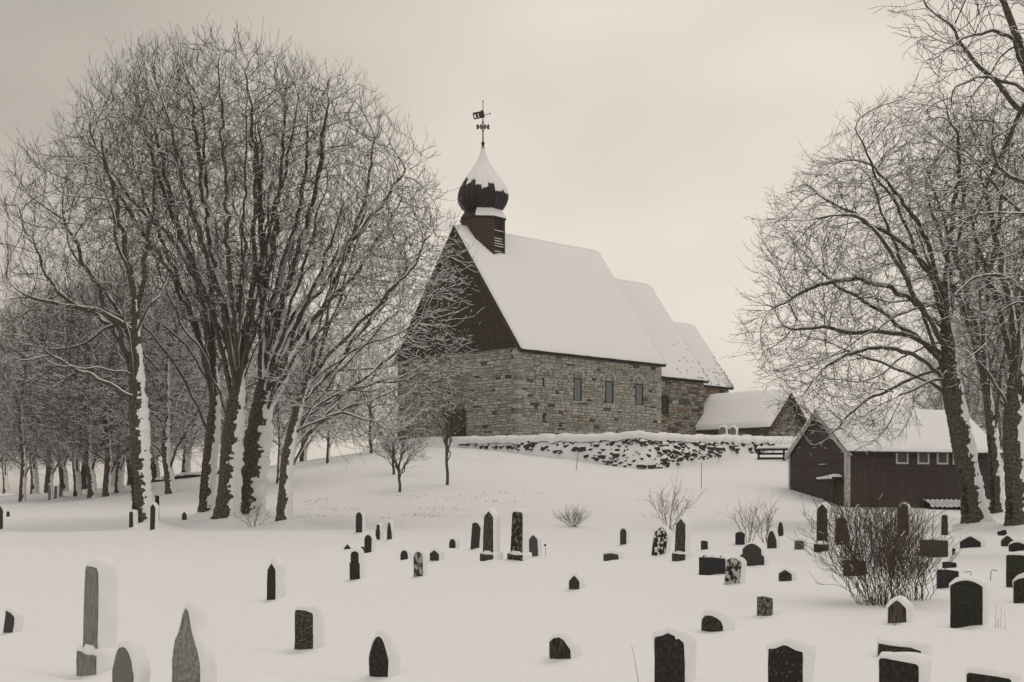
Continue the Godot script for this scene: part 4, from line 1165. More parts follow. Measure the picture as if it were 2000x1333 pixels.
	var s_frame := Transform3D(Basis(Vector3(0, 0, -1), Vector3(0, 1, 0), Vector3(1, 0, 0)), Vector3(-a2, 0, -Lc))
	hang_stones(lay_stones(rng, Ls - Lc, hs, [], [10, 5, 4, 8, 10, 3], 1.5), s_side, s_frame, 20, rng)
	var sg2 := Geo.new()
	sg2.tri_facing(Vector3(-W + a2, hs, -Ls), Vector3(xm, 9.5, -Ls), Vector3(-a2, hs, -Ls), Vector3(0, 0, -1))
	put("gable_wall", sg2.mesh(), M.mortar, ch)
	var s_roof := roof_over(ch, "sanctuary_roof", xm, W / 2 - a2 + 0.3, 4.60, 9.66, -Lc - 0.25, -Ls - 0.25, 0.09, 0.07, rng, M.slate)
	eave_tiles(s_roof, xm + W / 2 - a2 + 0.3, 4.60, -Lc - 0.3, -Ls - 0.22, 0.27, rng)
	peeking_slates(c_roof, xm, W / 2 - a1 + 0.32, 4.68, 12.2, -L - 0.4, -Lc - 0.2, 0.09, 0.1, rng, 0.4)
	peeking_slates(s_roof, xm, W / 2 - a2 + 0.3, 4.60, 9.66, -Lc - 0.6, -Ls - 0.2, 0.09, 0.07, rng, 1.0)
	# south annex: its ridge runs along x, its gable faces +x
	var an := holder("annex", ch, Vector3(-a1, -0.9, -21.35), PI / 2)  # local x = -z of the church, local z = +x of the church
	var ah := 2.15
	var hw := 2.1
	var al := 6.2
	var ag := Geo.new()
	ag.box(Vector3(-hw, -1.6, 0.1), Vector3(hw, ah, al))
	ag.tri_facing(Vector3(-hw, ah, al), Vector3(0, 4.1, al), Vector3(hw, ah, al), Vector3(0, 0, 1))
	put("wall", ag.mesh(), M.mortar, an)
	var keep := loose
	loose = Geo.new()
	hang_stones(lay_stones(rng, 2 * hw, 5.4, [], [7, 3, 8, 1, 0, 3, 8], 0.85, hw, 1.6 + ah), an, Transform3D(Basis(), Vector3(-hw, -1.6, al)), 0, rng)
	hang_stones(lay_stones(rng, al, 3.6, [], [6, 7, 7, 8, 3, 6], 0.85), an, Transform3D(Basis(Vector3(0, 0, 1), Vector3(0, 1, 0), Vector3(-1, 0, 0)), Vector3(-hw, -1.6, 0)), 0, rng)
	stuff(put("rubble_stones", loose.mesh(), M.stone_vertex, an))
	loose = keep
	for s in [-1.0, 1.0]:
		for lay in [[0.30, 0.0, 0.42], [0.26, 0.16, 0.36]]:
			var e := Vector2(s * (hw + 0.38 - lay[1]), ah - 0.28)
			var r := Vector2(0, 4.46 - lay[1])
			var d := (r - e).normalized()
			var nn: Vector2 = Vector2(d.y, -d.x) * s
			var b3 := Geo.new()
			var q := [e - nn * 0.20, r - Vector2(0, 0.34), r, e]
			var zf: float = al + lay[2]
			b3.quad_facing(Vector3(q[0].x, q[0].y, zf), Vector3(q[1].x, q[1].y, zf), Vector3(q[2].x, q[2].y, zf), Vector3(q[3].x, q[3].y, zf), Vector3(0, 0, 1))
			b3.quad_facing(Vector3(q[0].x, q[0].y, zf), Vector3(q[1].x, q[1].y, zf), Vector3(q[1].x, q[1].y, zf - 0.08), Vector3(q[0].x, q[0].y, zf - 0.08), Vector3(-nn.x, -nn.y, 0))
			put("bargeboard", b3.mesh(), M.porch_wood, an)
	var eb := Geo.new()
	eb.box(Vector3(-hw - 0.36, ah - 0.30, 0.0), Vector3(-hw - 0.30, ah - 0.10, al + 0.4))
	put("eave_board", eb.mesh(), M.porch_wood, an)
	var snow_roof := holder("annex_roof", ch, an.position, PI / 2)
	var tmp := roof_over(snow_roof, "roof", 0.0, hw + 0.4, ah - 0.2, 4.42, al + 0.36, -0.9, 0.08, 0.3, rng, M.porch_wood, 0.02)
	for c in tmp.get_children():
		tmp.remove_child(c)
		c.name = numbered(String(c.name), snow_roof)
		snow_roof.add_child(c, true)
	snow_roof.remove_child(tmp)
	tmp.free()
	stuff(put("rubble_stones", loose.mesh(), M.stone_vertex, ch))
	build_turret(ch, rng, xm)

func eave_tiles(roof: Node3D, x: float, y: float, z0: float, z1: float, pitch: float, rng: RandomNumberGenerator) -> void:
	var n := int(absf(z1 - z0) / pitch)
	var g := Geo.new()
	g.box(Vector3(-0.10, -0.02, -0.12), Vector3(0.05, 0.015, 0.12), Transform3D(Basis(Vector3(0, 0, 1), -0.92), Vector3.ZERO))
	var m := g.mesh()
	for k in n:
		var o := put("roof_tile", m, M.slate, roof)
		o.position = Vector3(x + 0.03, y + 0.03 + rng.randf_range(-0.02, 0.015), lerpf(z0, z1, (k + 0.5) / n) + rng.randf_range(-0.03, 0.03))
		o.scale = Vector3(1, 1, rng.randf_range(0.75, 1.05))
	var s := Geo.new()
	s.box(Vector3(x - 0.10, y - 0.10, minf(z0, z1)), Vector3(x - 0.02, y - 0.01, maxf(z0, z1)))
	put("eave_board", s.mesh(), M.frame_dark, roof)

# slate corners that the wind has swept bare towards the end of a roof
func peeking_slates(roof: Node3D, xm: float, half: float, y_eave: float, y_ridge: float, z0: float, z1: float, thick: float, snow: float, rng: RandomNumberGenerator, amount: float) -> void:
	var slope := Vector2(half, y_ridge - y_eave)
	var nrm := Vector3(slope.y, slope.x, 0) / slope.length()
	var down := Vector3(slope.x, -slope.y, 0) / slope.length()
	var g := Geo.new()
	for j in 26:
		for i in 20:
			var t := 1.0 - (j + 0.6) * 0.033
			var w := (i + 0.5 + 0.5 * (j % 2)) / 20.0
			var p := amount * pow(clampf(w * 1.1, 0.0, 1.0), 3.2) * pow(clampf(1.0 - j / (7.0 + 10.0 * w * w), 0.0, 1.0), 1.2)
			if rng.randf() > p * 1.1:
				continue
			var o := Vector3(xm + half * t, lerpf(y_ridge, y_eave, t), lerpf(z0, z1, w)) + nrm * (thick + snow * 0.93)
			var a := o + down * 0.07 + nrm * 0.035
			var sz := rng.randf_range(0.05, 0.09)
			g.tri_facing(a, o - down * 0.04 + Vector3(0, 0, sz), o - down * 0.04 - Vector3(0, 0, sz), nrm)
			g.tri_facing(a, o - down * 0.04 + Vector3(0, 0, sz), o + down * 0.05 - nrm * 0.04, Vector3(0, 0, 1))
			g.tri_facing(a, o - down * 0.04 - Vector3(0, 0, sz), o + down * 0.05 - nrm * 0.04, Vector3(0, 0, -1))
	stuff(put("bare_slates", g.mesh(), M.slate, roof))

func build_turret(ch: Node3D, rng: RandomNumberGenerator, xm: float) -> void:
	# eight sided boarded turret astride the ridge
	var at := Vector3(xm, 0, -2.5)
	var tu := holder("turret", ch, at)
	var R := 1.50
	var off := STONE_TURN * -1.0 + 0.10  # one face looks nearly straight at the churchyard
	var top := 15.0
	var bottom := 10.4
	var core := Geo.new()
	for k in 8:
		var a0 := off + TAU_ * (k - 0.5) / 8
		var a1 := off + TAU_ * (k + 0.5) / 8
		var p0 := Vector3(sin(a0), 0, cos(a0)) * (R - 0.04)
		var p1 := Vector3(sin(a1), 0, cos(a1)) * (R - 0.04)
		core.quad_facing(p0 + Vector3(0, bottom, 0), p1 + Vector3(0, bottom, 0), p1 + Vector3(0, top, 0), p0 + Vector3(0, top, 0), p0 + p1)
	put("turret_wall", core.mesh(), M.frame_dark, tu)
	for k in 8:
		var am := off + TAU_ * k / 8
		var half := R * sin(PI / 8)
		var apo := R * cos(PI / 8)
		var fr := Transform3D(Basis(Vector3.UP, am), Vector3(sin(am), 0, cos(am)) * apo)
		var louvred := k == 1 or k == 5
		var n := 22 if not louvred else 26
		for j in n:
			var ya := lerpf(bottom, top - 0.1, float(j) / n)
			var yb := lerpf(bottom, top - 0.1, float(j + 1) / n)
			if yb < 11.6:
				continue
			var g := Geo.new()
			if louvred:
				g.box(Vector3(-half + 0.08, -0.016, -0.07), Vector3(half - 0.08, 0.016, 0.05), fr * Transform3D(Basis(Vector3.RIGHT, 0.65), Vector3(0, (ya + yb) / 2, 0)))
			else:
				var q := [fr * Vector3(-half + 0.02, ya, 0.06), fr * Vector3(half - 0.02, ya, 0.06), fr * Vector3(half - 0.02, yb + 0.01, 0.0), fr * Vector3(-half + 0.02, yb + 0.01, 0.0)]
				g.quad_facing(q[0], q[1], q[2], q[3], fr.basis.z)
				g.quad_facing(q[0], q[1], fr * Vector3(half - 0.02, ya, -0.02), fr * Vector3(-half + 0.02, ya, -0.02), Vector3.DOWN)
			put("louver" if louvred else "plank", g.mesh(), M.turret, tu)
			if louvred and rng.randf() < 0.32 and j > n / 3:
				var s := Geo.new()
				s.box(Vector3(-half + 0.1, -0.008, -0.05), Vector3(half - 0.1 - rng.randf() * 0.3, 0.012, 0.055), fr * Transform3D(Basis(Vector3.RIGHT, 0.65), Vector3(0, (ya + yb) / 2 + 0.028, 0)))
				put("snow", s.mesh(), M.snow_plain, tu)
		var a1 := off + TAU_ * (k + 0.5) / 8
		var pg := Geo.new()
		pg.box(Vector3(-0.08, bottom, -0.06), Vector3(0.08, top - 0.05, 0.055), Transform3D(Basis(Vector3.UP, a1), Vector3(sin(a1), 0, cos(a1)) * (R - 0.02)))
		put("corner_post", pg.mesh(), M.turret, tu)
	# flared skirt roof and its snow
	var sk := Geo.new()
	var ss := Geo.new()
	for k in 8:
		var a0 := off + TAU_ * (k - 0.5) / 8
		var a1 := off + TAU_ * (k + 0.5) / 8
		var u0 := Vector3(sin(a0), 0, cos(a0))
		var u1 := Vector3(sin(a1), 0, cos(a1))
		sk.quad_facing(u0 * 1.66 + Vector3(0, 14.86, 0), u1 * 1.66 + Vector3(0, 14.86, 0), u1 * 1.25 + Vector3(0, 15.45, 0), u0 * 1.25 + Vector3(0, 15.45, 0), u0 + u1 + Vector3.UP)
		sk.quad_facing(u0 * 1.66 + Vector3(0, 14.86, 0), u1 * 1.66 + Vector3(0, 14.86, 0), u1 * 1.6 + Vector3(0, 14.76, 0), u0 * 1.6 + Vector3(0, 14.76, 0), u0 + u1)
		sk.quad_facing(u0 * 1.6 + Vector3(0, 14.76, 0), u1 * 1.6 + Vector3(0, 14.76, 0), u1 * 1.3 + Vector3(0, 14.78, 0), u0 * 1.3 + Vector3(0, 14.78, 0), Vector3.DOWN)
		var facing := (u0 + u1).normalized().dot(Vector3(0.906, 0, -0.417))
		if facing > 0.25:
			ss.quad_facing(u0 * 1.67 + Vector3(0, 14.89, 0), u1 * 1.67 + Vector3(0, 14.89, 0), u1 * 1.5 + Vector3(0, 15.2, 0), u0 * 1.5 + Vector3(0, 15.2, 0), u0 + u1 + Vector3.UP)
			ss.quad_facing(u0 * 1.5 + Vector3(0, 15.2, 0), u1 * 1.5 + Vector3(0, 15.2, 0), u1 * 1.26 + Vector3(0, 15.5, 0), u0 * 1.26 + Vector3(0, 15.5, 0), u0 + u1 + Vector3.UP)
			ss.quad_facing(u0 * 1.67 + Vector3(0, 14.89, 0), u1 * 1.67 + Vector3(0, 14.89, 0), u1 * 1.62 + Vector3(0, 14.83, 0), u0 * 1.62 + Vector3(0, 14.83, 0), u0 + u1)
	put("skirt_roof", sk.mesh(), M.copper, tu)
	put("skirt_snow", ss.mesh(), M.snow_plain, tu)
	# onion dome: 24 copper strips between standing seams, snow from the tip down
	var dome := holder("onion_dome", ch, at)
	var prof := [[15.42, 1.22], [15.55, 1.36], [15.72, 1.53], [15.95, 1.68], [16.2, 1.77], [16.45, 1.79], [16.7, 1.74], [16.95, 1.64], [17.2, 1.50], [17.5, 1.30], [17.8, 1.08], [18.1, 0.85], [18.4, 0.64], [18.7, 0.46], [19.0, 0.32], [19.3, 0.21], [19.6, 0.13], [19.9, 0.07]]
	var rise := 0.0
	for k in 24:
		var a0 := off - PI / 8 + TAU_ * k / 24
		var a1 := a0 + TAU_ / 24
		var mid := (a0 + a1) / 2
		var windward := Vector3(sin(mid), 0, cos(mid)).dot(Vector3(0.906, 0, -0.417))
		var g := Geo.new()
		var s := Geo.new()
		var snow_from := 17.12 - 0.46 * windward + rng.randf_range(-0.26, 0.24)
		var cols := 5
		var rows := 0
		for p in prof:
			for j in cols:
				var q := j / float(cols - 1)
				var a := lerpf(a0 + 0.008, a1 - 0.008, q)
				var pillow := 0.045 * sin(PI * q) * minf(1.0, p[1])
				var r: float = (p[1] + pillow - 0.02) * facet(a, off)
				g.v.append(Vector3(sin(a) * r, p[0] + rise, cos(a) * r))
			rows += 1
		for j in rows - 1:
			for i in cols - 1:
				var e := j * cols + i
				g.quad(e, e + cols, e + cols + 1, e + 1)
		put("panel", g.smooth_mesh(), M.copper, dome)
		# standing seam
		var seam := Geo.new()
		var pts := PackedVector3Array()
		var rr := PackedFloat32Array()
		for p in prof:
			var r: float = (p[1] - 0.005) * facet(a0, off)
			pts.append(Vector3(sin(a0) * r, p[0] + rise, cos(a0) * r))
			rr.append(0.020 if k % 3 == 0 else 0.014)
		seam.tube(pts, rr, 4)
		put("seam", seam.mesh(), M.copper, dome)
		# snow
		var n := 0
		var h := snow_from
		var tip := 19.85
		while h < tip:
			var f := (h - snow_from) / (tip - snow_from)
			var base_r := profile(prof, h)
			for j in cols:
				var q := j / float(cols - 1)
				var a := lerpf(a0 - 0.004, a1 + 0.004, q)
				var sag := h - (rng.randf_range(-0.10, 0.16) if n == 0 else 0.0)
				var thick := (0.008 if n == 0 else 0.03 * minf(1.0, f * 6.0 + 0.3)) * minf(1.0, base_r + 0.25) + 0.038 * (1.0 - absf(2.0 * q - 1.0)) * minf(1.0, base_r)
				var r: float = (profile(prof, sag) + thick - (0.03 if n == 0 else 0.0)) * facet(a, off)
				s.v.append(Vector3(sin(a) * r, sag + rise, cos(a) * r))
			n += 1
			h += 0.07 if n < 4 else 0.24
		for j in n - 1:
			for i in cols - 1:
				var e := j * cols + i
				s.quad(e, e + cols, e + cols + 1, e + 1)
		put("snow", s.smooth_mesh(), M.snow_plain, dome)
	# weather vane
	var wv := holder("weather_vane", ch, at)
	var pole := Geo.new()
	pole.tube(PackedVector3Array([Vector3(0, 19.7, 0), Vector3(0, 20.1, 0), Vector3(0, 21.5, 0), Vector3(0, 22.95, 0)]), PackedFloat32Array([0.06, 0.05, 0.035, 0.02]), 8)
	put("pole", pole.mesh(), M.metal, wv)
	for q in [[20.02, 0.13], [22.85, 0.05], [20.3, 0.06]]:
		var b := SphereMesh.new()
		b.radius = q[1]
		b.height = q[1] * 2
		b.radial_segments = 12
		b.rings = 6
		put("ball", b, M.metal, wv).position = Vector3(0, q[0], 0)
	# the face of the vane and the cross lies across the view
	var fr := Transform3D(Basis(Vector3.UP, 0.80), Vector3.ZERO)
	var cross := Geo.new()
	cross.box(Vector3(-0.34, 21.10, -0.025), Vector3(0.34, 21.19, 0.025), fr)
	cross.box(Vector3(-0.05, 20.88, -0.03), Vector3(0.05, 21.45, 0.03), fr)
	put("cross", cross.mesh(), M.gold, wv)
	for q in [[-0.36, 21.22], [-0.36, 21.06], [0.36, 21.22], [0.36, 21.06], [-0.14, 21.24], [0.14, 21.24], [0, 21.46], [-0.13, 21.05], [0.13, 21.05], [0, 20.88]]:
		var b := SphereMesh.new()
		b.radius = 0.09 if absf(q[0]) > 0.3 else 0.08
		b.height = b.radius * 2
		b.radial_segments = 10
		b.rings = 5
		put("ball", b, M.metal if absf(q[0]) > 0.3 else M.gold, wv).position = fr * Vector3(q[0], q[1], 0)
	# pierced flag, dipping a little, and its counterweight
	var fl := fr * Transform3D(Basis(Vector3(0, 0, 1), 0.20), Vector3(0, 22.02, 0))
	var flag := Geo.new()
	for b in [[-0.68, -0.02, 0.06, 0.20], [-0.68, -0.02, -0.26, -0.18], [-0.68, -0.60, -0.18, 0.06], [-0.10, 0.08, -0.26, 0.24], [-0.50, -0.36, -0.18, 0.06], [-0.28, -0.10, -0.18, 0.06], [-0.36, -0.28, -0.11, -0.03]]:
		flag.box(Vector3(b[0], b[2], -0.02 - 0.001 * absf(b[1])), Vector3(b[1], b[3], 0.02 + 0.001 * absf(b[0])), fl)
	put("flag", flag.mesh(), M.metal, wv)
	var arrow := Geo.new()
	arrow.tube(PackedVector3Array([fl * Vector3(0.0, -0.10, 0), fl * Vector3(0.46, -0.09, 0)]), PackedFloat32Array([0.025, 0.02]), 6)
	put("arrow", arrow.mesh(), M.metal, wv)
	var tipb := SphereMesh.new()
	tipb.radius = 0.055
	tipb.height = 0.11
	tipb.radial_segments = 8
	tipb.rings = 4
	put("ball", tipb, M.metal, wv).position = fl * Vector3(0.47, -0.09, 0)

func facet(a: float, off: float) -> float:
	var q := fposmod(a - off + PI / 8, PI / 4) - PI / 8
	return lerpf(1.0, cos(PI / 8) / cos(q), 0.75)

func profile(prof: Array, h: float) -> float:
	for k in prof.size() - 1:
		if h <= prof[k + 1][0]:
			return lerpf(prof[k][1], prof[k + 1][1], clampf((h - prof[k][0]) / (prof[k + 1][0] - prof[k][0]), 0, 1))
	return prof[-1][1]

# ------------------------------------------------------------------ barn
func build_barn() -> void:
	var rng := RandomNumberGenerator.new()
	rng.seed = 61
	var b := thing("wooden_barn", "dark red brown wooden barn with pale trim and small windows under its snowy eave", "barn", Vector3(16.01, EYE, -66.0), -1.2747)
	var W := 5.65
	var L := 8.4
	var He := 2.64
	var Hr := 4.5
	var H0 := -1.2
	var core := Geo.new()
	core.box(Vector3(-W + 0.04, H0, -L + 0.04), Vector3(-0.04, He - 0.08, -0.04))
	core.tri_facing(Vector3(-W + 0.04, He - 0.08, -0.04), Vector3(-W / 2, Hr - 0.1, -0.04), Vector3(-0.04, He - 0.08, -0.04), Vector3(0, 0, 1))
	core.tri_facing(Vector3(-W + 0.04, He - 0.08, -L + 0.04), Vector3(-W / 2, Hr - 0.1, -L + 0.04), Vector3(-0.04, He - 0.08, -L + 0.04), Vector3(0, 0, -1))
	put("wall", core.mesh(), M.barn[0], b)
	var gw := holder("gable_wall", b)
	var sw := holder("long_wall", b)
	var step := 0.135
	var y := -0.62
	while y < Hr - 0.05:
		var wa := W / 2
		var wb := W / 2
		if y > He - 0.1:
			wa = W / 2 * (Hr - y) / (Hr - He + 0.1)
		if y + step > He - 0.1:
			wb = maxf(0.0, W / 2 * (Hr - y - step) / (Hr - He + 0.1))
		var g := Geo.new()
		var p := [Vector3(-W / 2 - wa, y, 0.05), Vector3(-W / 2 + wa, y, 0.05), Vector3(-W / 2 + wb, y + step + 0.012, 0.0), Vector3(-W / 2 - wb, y + step + 0.012, 0.0)]
		g.quad_facing(p[0], p[1], p[2], p[3], Vector3(0, 0, 1))
		g.quad_facing(p[0], p[1], p[1] - Vector3(0, 0, 0.05), p[0] - Vector3(0, 0, 0.05), Vector3.DOWN)
		put("plank", g.mesh(), M.barn[rng.randi() % 4], gw)
		y += step
	y = 0.30
	while y < He - 0.02:
		var g := Geo.new()
		var y1 := minf(y + step + 0.012, He)
		g.quad_facing(Vector3(0.05, y, 0), Vector3(0.05, y, -L), Vector3(0.0, y1, -L), Vector3(0.0, y1, 0), Vector3(1, 0, 0))
		g.quad_facing(Vector3(0.05, y, 0), Vector3(0.05, y, -L), Vector3(-0.02, y, -L), Vector3(-0.02, y, 0), Vector3.DOWN)
		put("plank", g.mesh(), M.barn[rng.randi() % 4], sw)
		y += step
	var fo := Geo.new()
	fo.box(Vector3(-0.06, H0, -L), Vector3(0.01, 0.30, -0.2))
	put("foundation", fo.mesh(), M.concrete, b)
	# windows under the eave
	for q in [[2.63, 3.31], [3.82, 4.48], [4.9, 5.54], [5.8, 6.46]]:
		slot_window(b, 0.01, -q[1], -q[0], 1.93, 2.57, M.trim, M.glass_dark, 0.085)
	# corner boards, bargeboards
	for q in [[0.0, 0.0], [-W, 0.0]]:
		var g := Geo.new()
		g.box(Vector3(q[0] - 0.16 if q[0] == 0.0 else q[0] - 0.02, H0, 0.034), Vector3(q[0] + 0.06 if q[0] == 0.0 else q[0] + 0.13, He - 0.05, 0.075))
		if q[0] == 0.0:
			g.box(Vector3(0.036, H0, -0.14), Vector3(0.07, He - 0.05, 0.033))
		put("corner_board", g.mesh(), M.trim, b)
	for s in [-1.0, 1.0]:
		var e := Vector2(-W / 2 + s * (W / 2 + 0.32), 2.42)
		var r := Vector2(-W / 2, 4.60)
		var d := (r - e).normalized()
		var nn: Vector2 = Vector2(d.y, -d.x) * s
		for zz in [[0.16, 1.0], [-L - 0.16, -1.0]]:
			var g := Geo.new()
			var q := [e - nn * 0.2, r - Vector2(0, 0.26), r, e]
			var zb: float = zz[0] - 0.05 * zz[1]
			g.quad_facing(Vector3(q[0].x, q[0].y, zz[0]), Vector3(q[1].x, q[1].y, zz[0]), Vector3(q[2].x, q[2].y, zz[0]), Vector3(q[3].x, q[3].y, zz[0]), Vector3(0, 0, zz[1]))
			g.quad_facing(Vector3(q[0].x, q[0].y, zb), Vector3(q[1].x, q[1].y, zb), Vector3(q[2].x, q[2].y, zb), Vector3(q[3].x, q[3].y, zb), Vector3(0, 0, -zz[1]))
			g.quad_facing(Vector3(q[0].x, q[0].y, zz[0]), Vector3(q[1].x, q[1].y, zz[0]), Vector3(q[1].x, q[1].y, zb), Vector3(q[0].x, q[0].y, zb), Vector3(-nn.x, -nn.y, 0))
			put("bargeboard", g.mesh(), M.trim, b)
	roof_over(b, "roof", -W / 2, W / 2 + 0.3, 2.45, 4.60, 0.10, -L - 0.1, 0.07, 0.14, rng, M.slate, -0.04)
	# little snow covered hood over the gable door, the door, a shelf and a lamp
	var hood := Geo.new()
	hood.box(Vector3(-1.65, 1.20, 0.04), Vector3(-0.28, 1.26, 0.62), Transform3D(Basis(Vector3.RIGHT, 0.12), Vector3.ZERO))
	put("door_hood", hood.mesh(), M.frame_dark, b)
	var hs := Geo.new()
	for j in 2:
		for k in 9:
			var q := k / 8.0
			hs.v.append(Vector3(-1.70 + 1.46 * q, 1.28 + 0.17 * sqrt(sin(PI * q)) * (1 - j) + 0.02, 0.1 + 0.6 * j))
	for k in 8:
		hs.quad(k, k + 1, k + 10, k + 9)
	for k in 8:
		hs.quad_facing(hs.v[9 + k], hs.v[10 + k], hs.v[10 + k] - Vector3(0, 0.1, 0.03), hs.v[9 + k] - Vector3(0, 0.1, 0.03), Vector3(0, 0, 1))
	put("hood_snow", hs.smooth_mesh(), M.snow_plain, b)
	var dg := Geo.new()
	dg.box(Vector3(-1.25, -0.6, 0.03), Vector3(-0.30, 1.16, 0.07))
	var door := put("door", dg.mesh(), M.frame_dark, b)
	var kg := Geo.new()
	kg.tube(PackedVector3Array([Vector3(-1.16, 0.3, 0.11), Vector3(-1.16, 0.45, 0.11)]), PackedFloat32Array([0.018, 0.018]), 6)
	put("handle", kg.mesh(), M.iron, door)
	var sh := Geo.new()
	sh.box(Vector3(-2.35, 1.93, 0.03), Vector3(-1.85, 1.98, 0.2))
	put("shelf", sh.mesh(), M.trim, b)
	var lg := Geo.new()
	lg.tube(PackedVector3Array([Vector3(-W / 2, 3.62, 0.03), Vector3(-W / 2, 3.66, 0.2), Vector3(-W / 2, 3.52, 0.26)]), PackedFloat32Array([0.025, 0.03, 0.07]), 8)
	put("wall_lamp", lg.mesh(), M.trim, b)
	# corrugated roofing sheet leaning low along the foot of the long wall, snow on top
	var cs := Geo.new()
	var cn := Geo.new()
	var nseg := 96
	for j in 2:
		for k in nseg + 1:
			var z := -4.1 - 4.6 * k / nseg
			var wv := 0.035 * sin(z * 24.0)
			cs.v.append(Vector3(0.12 + 0.62 * j, 0.10 - 0.24 * j + wv, z))
			cn.v.append(Vector3(0.10 + 0.64 * j, 0.22 - 0.26 * j + wv * 0.9, z))
	for k in nseg:
		cs.quad(k, k + nseg + 1, k + nseg + 2, k + 1)
		cn.quad(k, k + nseg + 1, k + nseg + 2, k + 1)
	for k in nseg:
		var a := cn.v[nseg + 1 + k]
		var c := cn.v[nseg + 2 + k]
		cn.quad_facing(a, c, c - Vector3(0.02, 0.11, 0), a - Vector3(0.02, 0.11, 0), Vector3(1, 0, 0))
	var sheet := thing("corrugated_sheet", "corrugated roofing sheet edged with snow, lying low along the foot of the barn", "roofing sheet", b.position, b.rotation.y)
	put("sheet", cs.smooth_mesh(), M.iron, sheet)
	put("snow", cn.smooth_mesh(), M.snow_plain, sheet)
	for k in 9:
		var g := Geo.new()
		g.box(Vector3(0.5, -0.8, -4.2 - 0.54 * k), Vector3(0.58, -0.06, -4.28 - 0.54 * k))
		put("support_post", g.mesh(), M.frame_dark, sheet)

